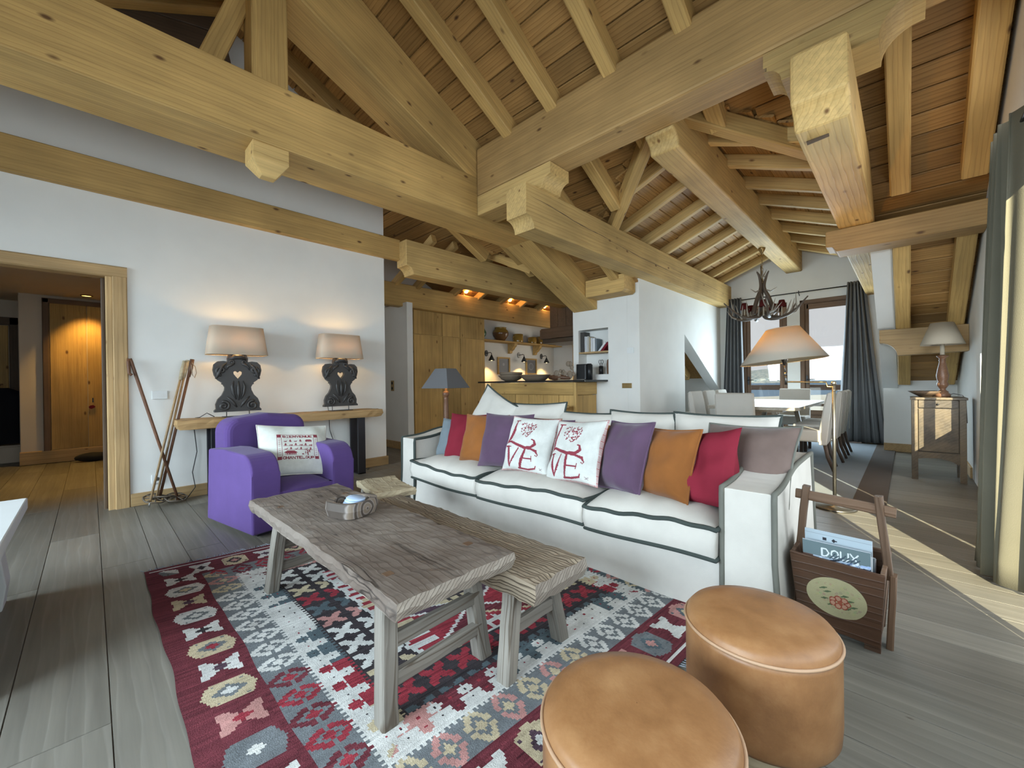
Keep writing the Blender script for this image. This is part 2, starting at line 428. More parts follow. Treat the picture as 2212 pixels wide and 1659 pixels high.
# ------------------------------------------------------------------ geometry helpers
class MB:
    def __init__(s):
        s.v, s.f, s.m = [], [], []
        s.smooth = []

    def add(s, vs, fs, mi=0, smooth=False):
        n = len(s.v)
        s.v += [tuple(p) for p in vs]
        for f in fs:
            s.f.append([n+i for i in f])
            s.m.append(mi)
            s.smooth.append(smooth)
        return s

    def box(s, x0, x1, y0, y1, z0, z1, mi=0):
        return s.add([(x0, y0, z0), (x1, y0, z0), (x1, y1, z0), (x0, y1, z0), (x0, y0, z1), (x1, y0, z1), (x1, y1, z1), (x0, y1, z1)],
                     [(3, 2, 1, 0), (4, 5, 6, 7), (0, 1, 5, 4), (1, 2, 6, 5), (2, 3, 7, 6), (3, 0, 4, 7)], mi)

    def prism(s, poly, a0, a1, plane='xz', mi=0, smooth=False):
        n = len(poly)

        def P(p, q, a):
            return {'xz': (p, a, q), 'yz': (a, p, q), 'xy': (p, q, a)}[plane]
        vs = [P(p, q, a0) for p, q in poly]+[P(p, q, a1) for p, q in poly]
        fs = [tuple(range(n))[::-1], tuple(range(n, 2*n))]
        s.add(vs, fs, mi)
        base = len(s.v)-2*n
        for i in range(n):
            j = (i+1) % n
            s.f.append([base+i, base+j, base+n+j, base+n+i])
            s.m.append(mi)
            s.smooth.append(smooth)
        return s

    def tube(s, path, r, n=8, mi=0, closed=False, smooth=True, flat=1.0):
        P = [Vector(p) for p in path]
        m = len(P)
        rs = r if hasattr(r, '__len__') else [r]*m
        vs = []
        up = None
        for i in range(m):
            if closed:
                t = P[(i+1) % m]-P[i-1]
            else:
                t = P[min(i+1, m-1)]-P[max(i-1, 0)]
            if t.length < 1e-9:
                t = Vector((0, 0, 1))
            t.normalize()
            if up is None:
                up = Vector((0, 0, 1)) if abs(t.z) < 0.9 else Vector((1, 0, 0))
            a = up-t*up.dot(t)
            if a.length < 1e-6:
                a = Vector((1, 0, 0))-t*t.x
            a.normalize()
            b = t.cross(a)
            up = a
            for k in range(n):
                w = 2*PI*k/n
                vs.append(P[i]+(a*math.cos(w)*flat+b*math.sin(w))*rs[i])
        fs = []
        for i in range(m if closed else m-1):
            j = (i+1) % m
            for k in range(n):
                l = (k+1) % n
                fs.append((i*n+k, i*n+l, j*n+l, j*n+k))
        if not closed:
            fs.append(tuple(range(n))[::-1])
            fs.append(tuple((m-1)*n+k for k in range(n)))
        return s.add(vs, fs, mi, smooth)

    def lathe(s, prof, c=(0, 0, 0), n=24, mi=0, smooth=True, sx=1, sy=1, caps=True):
        vs = []
        for r, z in prof:
            for k in range(n):
                w = 2*PI*k/n
                vs.append((c[0]+r*sx*math.cos(w), c[1]+r*sy*math.sin(w), c[2]+z))
        fs = []
        for i in range(len(prof)-1):
            for k in range(n):
                l = (k+1) % n
                fs.append((i*n+k, i*n+l, (i+1)*n+l, (i+1)*n+k))
        if caps:
            if prof[0][0] > 1e-4:
                fs.append(tuple(range(n))[::-1])
            if prof[-1][0] > 1e-4:
                fs.append(tuple((len(prof)-1)*n+k for k in range(n)))
        return s.add(vs, fs, mi, smooth)

    def ball(s, c, r, n=12, mi=0, sx=1, sy=1, sz=1):
        prof = [(max(1e-5, r*math.sin(PI*i/n)), -r*sz*math.cos(PI*i/n)) for i in range(n+1)]
        return s.lathe(prof, c, n*2, mi, True, sx, sy, False)

    def grid(s, nu, nv, fn, mi=0, smooth=True):
        vs = [fn(i/nu, j/nv) for j in range(nv+1) for i in range(nu+1)]
        fs = [(j*(nu+1)+i, j*(nu+1)+i+1, (j+1)*(nu+1)+i+1, (j+1)*(nu+1)+i) for j in range(nv) for i in range(nu)]
        return s.add(vs, fs, mi, smooth)

    def build(s, name, mats, parent=None, loc=None, rot=None, bevel=0.0, subsurf=0, solid=0.0, auto=False):
        me = bpy.data.meshes.new(name)
        me.from_pydata(s.v, [], s.f)
        if not isinstance(mats, (list, tuple)):
            mats = [mats]
        for m in mats:
            me.materials.append(MT[m] if isinstance(m, str) else m)
        me.polygons.foreach_set('material_index', s.m)
        me.polygons.foreach_set('use_smooth', s.smooth)
        me.update()
        o = bpy.data.objects.new(name, me)
        COL.objects.link(o)
        if parent is not None:
            o.parent = parent
        if loc is not None:
            o.location = loc
        if rot is not None:
            o.rotation_euler = rot
        if solid:
            md = o.modifiers.new('solid', 'SOLIDIFY')
            md.thickness = solid
            md.offset = 0
        if bevel:
            md = o.modifiers.new('bevel', 'BEVEL')
            md.width = bevel
            md.segments = 4 if bevel > 0.02 else 2
            md.limit_method = 'ANGLE'
            md.angle_limit = R(40)
        if subsurf:
            md = o.modifiers.new('sub', 'SUBSURF')
            md.levels = md.render_levels = subsurf
        return o


def tag(o, label=None, cat=None, group=None, kind=None):
    if label:
        o['label'] = label
    if cat:
        o['category'] = cat
    if group:
        o['group'] = group
    if kind:
        o['kind'] = kind
    return o


def thing(name, label, cat, loc=(0, 0, 0), rz=0.0, group=None, rot=None):
    o = bpy.data.objects.new(name, None)
    COL.objects.link(o)
    o.empty_display_size = 0.05
    o.location = loc
    o.rotation_euler = rot if rot is not None else (0, 0, rz)
    return tag(o, label, cat, group)


def struct(o):
    o['kind'] = 'structure'
    return o


def emptystruct(name):
    o = bpy.data.objects.new(name, None)
    COL.objects.link(o)
    o['kind'] = 'structure'
    return o


def copy_tree(o, parent=None):
    c = o.copy()
    COL.objects.link(c)
    if parent is not None:
        c.parent = parent
    for ch in list(o.children):
        copy_tree(ch, c)
    return c


def frame_of(p0, p1, upv=(0, 0, 1)):
    p0, p1 = Vector(p0), Vector(p1)
    x = (p1-p0).normalized()
    upv = Vector(upv)
    y = upv.cross(x)
    if y.length < 1e-5:
        y = Vector((0, 1, 0))
    y.normalize()
    z = x.cross(y)
    return Matrix.Translation(p0) @ Matrix((x, y, z)).transposed().to_4x4(), (p1-p0).length


def timber(name, p0, p1, w, h, mat, parent=None, ch=0.008, wob=0.0, seg=1, upv=(0, 0, 1), seed=0, taper=1.0):
    """Squared timber whose local X runs from p0 to p1 (its centre line)."""
    Mx, L = frame_of(p0, p1, upv)
    rnd = random.Random(seed or hash(name) % 1000+int(abs(p0[0]+p0[1])*100))
    cs = [(-w/2+ch, -h/2), (w/2-ch, -h/2), (w/2, -h/2+ch), (w/2, h/2-ch), (w/2-ch, h/2), (-w/2+ch, h/2), (-w/2, h/2-ch), (-w/2, -h/2+ch)]
    vs, fs = [], []
    for i in range(seg+1):
        t = i/seg
        k = 1+(taper-1)*t
        ox, oz = (rnd.uniform(-wob, wob), rnd.uniform(-wob, wob)) if 0 < i < seg else (0, 0)
        for (y, z) in cs:
            vs.append((L*t, y*k+ox+rnd.uniform(-wob, wob)*0.5, z*k+oz+rnd.uniform(-wob, wob)*0.5))
    for i in range(seg):
        for k in range(8):
            l = (k+1) % 8
            fs.append((i*8+k, i*8+l, (i+1)*8+l, (i+1)*8+k))
    fs.append(tuple(range(8))[::-1])
    fs.append(tuple(seg*8+k for k in range(8)))
    mb = MB().add(vs, fs)
    o = mb.build(name, mat, parent)
    o.matrix_local = Mx
    return o


def arc(c, r, a0, a1, n=8):
    return [(c[0]+r*math.cos(R(a0+(a1-a0)*i/n)), c[1]+r*math.sin(R(a0+(a1-a0)*i/n))) for i in range(n+1)]


def pillow_pts(w, h, t, n=26, pinch=0.06, sag=0.0, seed=0, wr=0.0):
    """Front and back height fields of a stuffed cushion, x in [-w/2, w/2], z in [0, h]."""
    rnd = random.Random(seed)
    ph = [rnd.uniform(0, 6.3) for _ in range(6)]

    def P(u, v, side):
        x, z = (u-0.5)*2, (v-0.5)*2
        ex = 1-pinch*(1-z*z)*1.0*abs(x)**4
        ez = 1-pinch*(1-x*x)*1.0*abs(z)**4
        th = t/2*max(0.0, (1-abs(x)**2.6))**0.55*max(0.0, (1-abs(z)**2.6))**0.55
        crease = wr*(math.sin(5*x+3*z+ph[0])+math.sin(8*z-4*x+ph[1])*0.6+math.sin(11*x+ph[2]+2*z)*0.4)*min(1, th/(t*0.2))
        th2 = th*(1+sag*(-z))
        xx = x*ex*w/2
        zz = h/2+z*ez*h/2
        return (xx, side*(th2+crease), zz)
    return P


def pillow(mb, w, h, t, n=22, mi=0, **kw):
    P = pillow_pts(w, h, t, n, **kw)
    mb.grid(n, n, lambda u, v: P(u, v, -1), mi)
    mb.grid(n, n, lambda u, v: P(1-u, v, 1), mi)
    rim = [P(i/n, 0, 1) for i in range(n)]+[P(1, i/n, 1) for i in range(n)]+[P(1-i/n, 1, 1) for i in range(n)]+[P(0, 1-i/n, 1) for i in range(n)]
    return rim


def setprint(o, cols):
    me = o.data
    at = me.attributes.new('print', 'FLOAT_COLOR', 'FACE')
    a = np.ones((len(me.polygons), 4), dtype=np.float32)
    a[:len(cols), :3] = cols
    at.data.foreach_set('color', a.ravel())


# ---- small raster painter for flat print (letters, pictures, rug pattern)
class Canvas:
    def __init__(s, w, h, color):
        s.a = np.empty((h, w, 3), dtype=np.float32)
        s.a[:] = color
        s.h, s.w = h, w
        s.X, s.Y = np.meshgrid((np.arange(w)+0.5)/w, 1-(np.arange(h)+0.5)/h)

    def mask(s, m, c):
        s.a[m] = c

    def rect(s, x0, y0, x1, y1, c):
        s.mask((s.X >= x0) & (s.X <= x1) & (s.Y >= y0) & (s.Y <= y1), c)

    def stroke(s, pts, wd, c):
        asp = s.w/s.h
        d = np.full(s.X.shape, 9.0)
        for i in range(len(pts)-1):
            (ax, ay), (bx, by) = pts[i][:2], pts[i+1][:2]
            ax, bx = ax*asp, bx*asp
            dx, dy = bx-ax, by-ay
            L = dx*dx+dy*dy+1e-12
            t = np.clip(((s.X*asp-ax)*dx+(s.Y-ay)*dy)/L, 0, 1)
            wa = pts[i][2] if len(pts[i]) > 2 else wd
            wb = pts[i+1][2] if len(pts[i+1]) > 2 else wd
            ww = wa+(wb-wa)*t
            q = np.hypot(s.X*asp-ax-t*dx, s.Y-ay-t*dy)/np.maximum(ww, 1e-5)
            d = np.minimum(d, q)
        s.mask(d <= 1, c)

    def poly(s, pts, c):
        ins = np.zeros(s.X.shape, bool)
        n = len(pts)
        for i in range(n):
            (x0, y0), (x1, y1) = pts[i], pts[(i+1) % n]
            cond = ((y0 > s.Y) != (y1 > s.Y))
            xi = (x1-x0)*(s.Y-y0)/((y1-y0) if abs(y1-y0) > 1e-9 else 1e-9)+x0
            ins ^= cond & (s.X < xi)
        s.mask(ins, c)

    def disc(s, x, y, r, c, ry=None):
        asp = s.w/s.h
        s.mask(((s.X-x)*asp/r)**2+((s.Y-y)/(ry or r))**2 <= 1, c)

    def flat(s):
        return s.a[::-1].reshape(-1, 3)   # rows from the bottom up


GL = {'B': [[(0, 0), (0, 1), (.7, .95), (.75, .7), (.6, .52), (0, .5)], [(.6, .52), (.85, .35), (.75, .05), (0, 0)]],
      'I': [[(.4, 0), (.4, 1)], [(.2, 0), (.6, 0)], [(.2, 1), (.6, 1)]], 'E': [[(.8, 0), (0, 0), (0, 1), (.8, 1)], [(0, .52), (.6, .52)]],
      'N': [[(0, 0), (0, 1), (.8, 0), (.8, 1)]], 'V': [[(0, 1), (.4, 0), (.8, 1)]], 'U': [[(0, 1), (0, .2), (.2, 0), (.6, 0), (.8, .2), (.8, 1)]],
      'C': [[(.8, .85), (.5, 1), (.15, .9), (0, .5), (.15, .1), (.5, 0), (.8, .15)]], 'H': [[(0, 0), (0, 1)], [(.8, 0), (.8, 1)], [(0, .5), (.8, .5)]],
      'A': [[(0, 0), (.4, 1), (.8, 0)], [(.18, .38), (.62, .38)]], 'T': [[(0, 1), (.8, 1)], [(.4, 0), (.4, 1)]], 'L': [[(0, 1), (0, 0), (.75, 0)]],
      'O': [[(.4, 1), (.1, .85), (0, .5), (.1, .15), (.4, 0), (.7, .15), (.8, .5), (.7, .85), (.4, 1)]], 'P': [[(0, 0), (0, 1), (.65, .95), (.75, .72), (.6, .5), (0, .47)]],
      'D': [[(0, 0), (0, 1), (.5, .95), (.8, .5), (.5, .05), (0, 0)]], 'X': [[(0, 0), (.8, 1)], [(0, 1), (.8, 0)]]}


def write(cv, text, x0, y0, x1, h, wd, c):
    n = len(text)
    step = (x1-x0)/n
    for i, chh in enumerate(text):
        for st in GL[chh]:
            cv.stroke([(x0+i*step+px*step*0.95, y0+py*h) for px, py in st], wd, c)

# ================================================================== ROOM SHELL
RID = 1.0


def zrb(x):
    return 2.72-0.53*((x if x >= RID else 2*RID-x)-4.9)


def zdm(x):
    return zrb(x)+0.17


def zdd(y):
    return 3.60-0.4*abs(y-1.53)


def zdk(y):
    return 3.32-0.45*abs(y-5.05)


def roof(x, y):
    z = zdm(x)
    if 0.20 <= y <= 2.93 and 1.0 < x:
        z = max(z, zdd(y))
    elif 2.93 < y < 3.95 and x > 5.6:
        z = z+0.42
    elif 3.95 <= y <= 6.92 and x > 1.0:
        z = max(z, zdk(y))
    return z


# floor slab and planks
floor = struct(MB().box(-3.6, 9.3, -0.62, 10.2, -0.12, -0.006).build('floor', 'hood'))
edges = [-2.0, -1.78, -1.56, -1.36, -1.14, -0.93, -0.70, -0.45, -0.212, 0.037, 0.272, 0.435, 0.632]
while edges[-1] < 9.1:
    edges.append(edges[-1]+random.choice([0.17, 0.2, 0.2, 0.235, 0.24]))
for i in range(len(edges)-1):
    xa, xb = edges[i], edges[i+1]
    if xb < 0.5:
        y0, y1 = 0.2, 9.9
    elif xb < 3.9:
        y0, y1 = -0.62, 7.1
    else:
        y0, y1 = -0.62, 3.0
    if xa > 0.4 and xb < 2.9:
        y1 = 5.2
    y = y0-random.uniform(0.0, 1.6)
    while y < y1:
        L = random.uniform(1.9, 2.6)
        ya, yb = max(y, y0), min(y+L, y1)
        y += L
        if yb-ya < 0.05:
            continue
        w = xb-xa-0.0012
        mb = MB()
        c = 0.0015
        mb.add([(0, -w/2, -0.006), (yb-ya-0.002, -w/2, -0.006), (yb-ya-0.002, w/2, -0.006), (0, w/2, -0.006),
                (c, -w/2+c, 0), (yb-ya-0.002-c, -w/2+c, 0), (yb-ya-0.002-c, w/2-c, 0), (c, w/2-c, 0)],
               [(3, 2, 1, 0), (4, 5, 6, 7), (0, 1, 5, 4), (1, 2, 6, 5), (2, 3, 7, 6), (3, 0, 4, 7)])
        mb.build('plank', 'floor', floor, loc=((xa+xb)/2, ya, 0), rot=(0, 0, PI/2))
MB().box(3.9, 9.3, 3.0, 7.2, -0.006, 0).build('kitchen_flooring', 'floor', floor)

# ceiling: roof skin above the boards, boards, rafters
nx, ny = 220, 130
ceil = struct(MB().grid(nx, ny, lambda u, v: (-3.6+13.0*u, -0.64+8.0*v, roof(-3.6+13.0*u, -0.64+8.0*v)+0.03), smooth=False).build('ceiling', 'deck'))


def board(p0, p1, w, up):
    timber('roof_board', p0, p1, w, 0.022, 'deck', ceil, ch=0.007, upv=up)


stp = 0.172
upm = Vector((0.53, 0, 1)).normalized()
x = RID+0.02
while x < 8.3:
    xm = x+stp/2
    z = zdm(xm)
    ivs = []
    hw = min(1.27, (3.60-z)/0.4) if z < 3.60 else 0
    lo, hi = 1.53-hw, 1.53+hw
    kw = min(1.1, (3.32-z)/0.45) if z < 3.32 else 0
    klo, khi = 5.05-kw, 5.05+kw
    if hw == 0:
        ivs = [(-0.6, klo if kw else 6.8)]
    else:
        ivs = [(-0.6, lo)]
        if x < 5.6:
            ivs.append((hi, klo if kw else 6.8))
    for a, b in ivs:
        if b-a > 0.05:
            board((xm, a, z+0.011), (xm, b, z+0.011), stp*1.132-0.009, upm)
    x += stp
upl = Vector((-0.53, 0, 1)).normalized()
x = RID-0.02
while x > -1.6:
    xm = x-stp/2
    board((xm, 2.2, zdm(xm)+0.011), (xm, 7.0, zdm(xm)+0.011), stp*1.132-0.005, upl)
    x -= stp
for sgn in (1, -1):
    w0 = 0.02
    while w0 < 1.25:
        wm = w0+0.0725
        z = zdd(1.53+wm)
        xv = 4.9+(2.89-z)/0.53
        board((xv-0.05, 1.53+sgn*wm, z+0.011), (9.2, 1.53+sgn*wm, z+0.011), 0.153, Vector((0, 0.4*sgn, 1)).normalized())
        w0 += 0.145
    w0 = 0.02
    while w0 < 1.5:
        wm = w0+0.0725
        z = zdk(5.05+wm)
        xv = 4.9+(2.89-z)/0.53
        if sgn > 0 or wm < 1.1:
            board((xv-0.05, 5.05+sgn*wm, z+0.011), (8.5, 5.05+sgn*wm, z+0.011), 0.155, Vector((0, 0.45*sgn, 1)).normalized())
        w0 += 0.145


def rafter(p0, p1, w=0.13, h=0.19, up=(0, 0, 1), mat='beam', wob=0.003):
    return timber('rafter', p0, p1, w, h, mat, ceil, ch=0.01, upv=up, wob=wob, seg=5)


for y, w in ((-0.40, 0.15), (0.03, 0.135), (0.56, 0.13), (1.17, 0.13), (1.78, 0.13), (2.40, 0.125), (2.99, 0.125), (4.2, 0.13), (4.78, 0.13)):
    if y < 0.26:
        xe = 4.97
    elif y < 2.8:
        xe = 4.9+(2.89-zdd(y))/0.53+0.05
    elif y < 3.2:
        xe = 5.25
    else:
        xe = 4.9+(2.89-zdk(y))/0.53+0.05
    rafter((RID, y, zrb(RID)+0.095), (xe, y, zrb(xe)+0.095), w, 0.19)
    if y > 2.3:
        rafter((RID, y, zrb(RID)+0.095), (-1.6, y, zrb(-1.6)+0.095), w, 0.19)
for y, w in ((-0.40, 0.13), (0.03, 0.13)):
    rafter((5.45, y, zrb(5.45)+0.08), (8.16, y, zrb(8.16)+0.08), w, 0.17)
for sgn in (1, -1):
    rafter((3.5, 1.53, 3.50), (4.75, 1.53+sgn*1.27, 2.99), 0.12, 0.16)
for x in (4.25, 4.85, 5.52, 6.15, 6.83, 7.53, 8.17, 8.80):
    wl = min(1.29, (3.60-zdm(x))/0.4)
    for sgn in (1, -1):
        a, b = 1.53+sgn*0.02, 1.53+sgn*wl
        rafter((x, a, zdd(a)-0.065), (x, b, zdd(b)-0.065), 0.085, 0.13, up=(0, 0, 1), mat='purlin')
for x in (3.55, 3.95, 4.75, 5.35, 5.95, 6.55, 7.15, 7.75, 8.3):
    rafter((x, 5.0, zdk(5.05)-0.075), (x, 6.45, zdk(6.45)-0.055), 0.08, 0.13)
for x in (4.6, 5.2, 5.8):
    rafter((x, 5.0, zdk(5.05)-0.075), (x, 4.0, zdk(4.0)-0.075), 0.08, 0.13)
rafter((6.4, 3.35, zdm(6.4)+0.33), (8.75, 3.35, zdm(8.75)+0.33), 0.16, 0.16)
rafter((6.4, 3.8, zdm(6.4)+0.33), (8.75, 3.8, zdm(8.75)+0.33), 0.16, 0.16)
# plaster strip in the roof slope beside the dining dormer
MB().add([(5.5, 0.098, zrb(5.5)+0.03), (5.5, 0.262, zrb(5.5)+0.03), (8.3, 0.262, zrb(8.3)+0.03), (8.3, 0.098, zrb(8.3)+0.03),
          (5.5, 0.098, zrb(5.5)+0.2), (5.5, 0.262, zrb(5.5)+0.2), (8.3, 0.262, zrb(8.3)+0.2), (8.3, 0.098, zrb(8.3)+0.2)],
         [(3, 2, 1, 0), (4, 5, 6, 7), (0, 1, 5, 4), (1, 2, 6, 5), (2, 3, 7, 6), (3, 0, 4, 7)]).build('plaster_strip', 'wall', ceil)


# walls
def wallprofile(x0, x1, off=0.03):
    pts = [x0]
    if x0 < RID < x1:
        pts.append(RID)
    pts.append(x1)
    return [(p, zdm(p)+off) for p in pts]


wl = MB()
wl.prism([(-3.6, 0), (-1.30, 0), (-1.30, 2.13), (0.15, 2.13), (0.15, 0), (2.83, 0)]+wallprofile(-3.6, 2.83)[::-1], 5.165, 5.30)
wall_left = struct(wl.build('wall_left', 'wall'))
wr = MB()
ops = [(-3.6, -0.20, None), (-0.20, -0.10, (0.74, 0.97)), (-0.10, 2.34, None), (2.34, 3.62, (0.03, 2.2)), (3.62, 5.30, None), (5.30, 5.49, (0.70, 1.32)),
       (5.49, 5.60, None), (5.60, 5.88, (0.70, 1.32)), (5.88, 8.4, None)]
for a, b, o in ops:
    if o:
        wr.box(a, b, -0.53, -0.5, 0, o[0])
        wr.prism([(a, o[1]), (b, o[1])]+wallprofile(a, b)[::-1], -0.53, -0.5)
    else:
        wr.prism([(a, 0), (b, 0)]+wallprofile(a, b)[::-1], -0.53, -0.5)
wall_right = struct(wr.build('wall_right', 'wall'))
struct(MB().box(-3.75, -3.6, -0.62, 10.2, 0, zdm(-3.6)+0.1).build('wall_rear', 'wall'))
# window wall of the dining end
ww = MB()


def dz(y):
    return zdd(y)+0.02


for a, b, zt in ((0.26, 0.50, 0), (0.50, 1.42, 2.55), (1.42, 1.62, 0), (1.62, 2.38, 2.55), (2.38, 2.99, 0)):
    top = [(b, dz(b)), (a, dz(a))]
    if a < 1.53 < b:
        top = [(b, dz(b)), (1.53, dz(1.53)), (a, dz(a))]
    ww.prism([(a, zt), (b, zt)]+top, 9.15, 9.35, 'yz')
wall_back = struct(ww.build('wall_back', 'wall'))
struct(MB().prism([(5.558, 0), (7.23, 0), (7.23, 1.91), (8.84, 1.02), (9.15, 0.85), (9.15, 3.1), (5.558, 3.1)], 2.79, 2.98).build('wall_dining', 'wall'))
MB2 = MB().box(8.36, 8.5, -0.62, 0.14, 0, 1.12)
MB2.box(8.36, 9.15, 0.14, 0.26, 0, 1.1)
struct(MB2.build('wall_eaves', 'wall'))
mb = MB().box(9.05, 9.2, 2.98, 4.1, 0, 1.6)
mb.box(6.05, 9.2, 4.0, 4.12, 0, 2.3)
struct(mb.build('wall_alcove', 'wall'))
# pier with a niche
PX = 5.558
pm = MB()
zt = 2.66
pm.box(PX, 5.79, 2.981, 3.305, 0, zt)
pm.box(PX, 5.79, 3.855, 3.96, 0, zt)
pm.box(PX, 5.79, 3.305, 3.855, 0, 1.215)
pm.box(PX, 5.79, 3.305, 3.855, 1.935, zt)
pm.box(5.79, 6.05, 2.981, 3.96, 0, zt)
struct(pm.build('wall_pier', 'wall'))
# kitchen shell
km = MB().box(3.65, 3.76, 5.93, 7.2, 0, 2.46)
struct(km.build('wall_partition', 'wall'))
km = MB().box(2.83, 8.75, 6.8, 6.95, 0, 3.0)
km.prism([(2.83, 3.0), (4.75, 3.0), (2.83, 4.0)], 6.8, 6.95)
km.box(8.65, 8.8, 4.0, 5.6, 0, 3.35)
km.box(8.65, 8.8, 5.6, 6.1, 0, 0.9)
km.box(8.65, 8.8, 5.6, 6.1, 2.1, 3.3)
km.box(8.65, 8.8, 6.1, 6.95, 0, 3.0)
struct(km.build('wall_kitchen', 'wall'))
# entrance hall
hm = MB().box(-0.70, 1.2, 9.12, 9.3, 0, 2.5)
hm.box(-3.6, -0.70, 9.98, 10.15, 0, 2.5)
hm.box(-0.72, -0.60, 9.3, 10.0, 0, 2.5)
hm.box(0.75, 0.9, 5.3, 9.2, 0, 2.5)
struct(hm.build('wall_hall', 'hallwall'))
struct(MB().box(-3.6, 1.2, 5.3, 10.1, 2.48, 2.6).build('ceiling_hall', 'hallwall'))
# baseboards
struct(MB().box(0.25, 2.85, 5.143, 5.165, 0.001, 0.118).box(2.83, 2.852, 5.165, 5.30, 0.001, 0.118).build('baseboard_left', 'trim', bevel=0.003))
struct(MB().box(3.628, 3.65, 5.91, 7.2, 0.001, 0.125).box(3.628, 3.78, 5.908, 5.93, 0.001, 0.125).build('baseboard_partition', 'trim', bevel=0.003))
struct(MB().box(8.338, 8.36, -0.5, 0.26, 0.001, 0.12).box(9.13, 9.15, 0.262, 0.50, 0.001, 0.12).build('baseboard_back', 'trim', bevel=0.003))
struct(MB().box(6.6, 8.36, -0.5, -0.482, 0.001, 0.12).build('baseboard_right', 'trim', bevel=0.003))

# entrance doorway: casing and lining
d1 = emptystruct('door_1')
timber('casing', (0.197, 5.155, 0.0), (0.197, 5.155, 2.11), 0.10, 0.025, 'trim', d1, upv=(0, -1, 0))
timber('casing', (-1.35, 5.155, 0.0), (-1.35, 5.155, 2.11), 0.10, 0.025, 'trim', d1, upv=(0, -1, 0))
timber('casing', (-1.4, 5.155, 2.155), (0.247, 5.155, 2.155), 0.10, 0.025, 'trim', d1, upv=(0, -1, 0))
timber('door_lining', (0.128, 5.235, 0.0), (0.128, 5.235, 2.105), 0.15, 0.05, 'trim', d1, upv=(1, 0, 0))
timber('door_lining', (-1.4, 5.235, 2.118), (0.15, 5.235, 2.118), 0.15, 0.03, 'trim', d1)
timber('door_stop', (0.09, 5.27, 0.0), (0.09, 5.27, 2.1), 0.05, 0.03, 'hood', d1, upv=(1, 0, 0))

# glazed doors in the dining window wall
for n, (a, b) in enumerate(((0.50, 1.42), (1.62, 2.38))):
    w = emptystruct('window_%d' % (n+1))
    xx = 9.19
    for yy in (a+0.035, b-0.035):
        timber('frame_post', (xx, yy, 0.0), (xx, yy, 2.55), 0.07, 0.07, 'window_wood', w, upv=(0, 1, 0))
    timber('frame_head', (xx, a, 2.515), (xx, b, 2.515), 0.07, 0.07, 'window_wood', w)
    for yy in (a+0.10, b-0.10):
        timber('sash_stile', (xx+0.02, yy, 0.03), (xx+0.02, yy, 2.48), 0.055, 0.06, 'window_wood', w, upv=(0, 1, 0))
    timber('sash_rail', (xx+0.02, a+0.1, 2.43), (xx+0.02, b-0.1, 2.43), 0.055, 0.1, 'window_wood', w)
    timber('sash_rail', (xx+0.02, a+0.1, 0.48), (xx+0.02, b-0.1, 0.48), 0.055, 0.09, 'window_wood', w)
    MB().box(xx+0.01, xx+0.035, a+0.12, b-0.12, 0.04, 0.44).build('door_panel', 'window_wood', w)
    MB().box(xx+0.018, xx+0.024, a+0.125, b-0.125, 0.52, 2.385).build('glass_pane', 'glass', w)
    hd = MB().box(xx-0.03, xx-0.01, b-0.115, b-0.085, 1.0, 1.16).tube([(xx-0.02, b-0.1, 1.09), (xx-0.07, b-0.1, 1.09), (xx-0.07, b-0.2, 1.09)], 0.008)
    hd.build('handle', 'black', w)
# balcony door beside the camera (frame seen only by the sun) and the small window beyond it
w = emptystruct('window_3')
timber('frame_post', (2.36, -0.545, 0.03), (2.36, -0.545, 2.2), 0.03, 0.04, 'window_wood', w, upv=(1, 0, 0))
timber('frame_head', (2.34, -0.545, 2.19), (3.62, -0.545, 2.19), 0.03, 0.04, 'window_wood', w)
MB().box(2.38, 3.60, -0.548, -0.542, 0.04, 2.15).build('glass_pane', 'glass', w)
w = emptystruct('window_4')
MB().box(5.30, 5.49, -0.525, -0.52, 0.70, 1.32).build('glass_pane', 'glass', w)
MB().box(5.60, 5.88, -0.525, -0.52, 0.70, 1.32).build('glass_pane', 'glass', w)
# unseen white panels added on the solid wall behind the gable fill lamp
w = emptystruct('window_5')
for k in range(4):
    MB().box(-2.0+k*1.07, -1.0+k*1.07, -0.497, -0.49, 0.1, 2.6).build('added_panel', 'white', w)
# kitchen end window
w = emptystruct('window_6')
for yy in (5.63, 6.07):
    timber('frame_post', (8.55, yy, 0.9), (8.55, yy, 2.1), 0.06, 0.06, 'trim', w, upv=(0, 1, 0))
timber('frame_head', (8.55, 5.6, 2.07), (8.55, 6.1, 2.07), 0.06, 0.06, 'trim', w)
MB().box(8.57, 8.575, 5.66, 6.04, 0.9, 2.05).build('glass_pane', 'glass', w)


# ================================================================== TIMBER FRAME
def profile_x(name, poly, y0, y1, mat, label, bevel=0.006):
    """Timber running along X, its outline given in the x-z plane; grain along X."""
    xs = [p for p, q in poly]
    zs = [q for p, q in poly]
    ox, oy, oz = min(xs), y0, min(zs)
    o = MB().prism([(p-ox, q-oz) for p, q in poly], 0, y1-y0).build(name, mat, loc=(ox, oy, oz), bevel=bevel)
    return tag(o, label, 'beam', kind='thing')


def profile_t(name, th, poly, y0, y1, mat, label, bevel=0.006):
    """Sloping timber: local X runs down the slope th."""
    ox, oz = poly[0]
    loc = [((p-ox)*math.cos(th)-(q-oz)*math.sin(th), (p-ox)*math.sin(th)+(q-oz)*math.cos(th)) for p, q in poly]
    o = MB().prism(loc, 0, y1-y0).build(name, mat, loc=(ox, y0, oz), rot=(0, th, 0), bevel=bevel)
    return tag(o, label, 'beam', kind='thing')


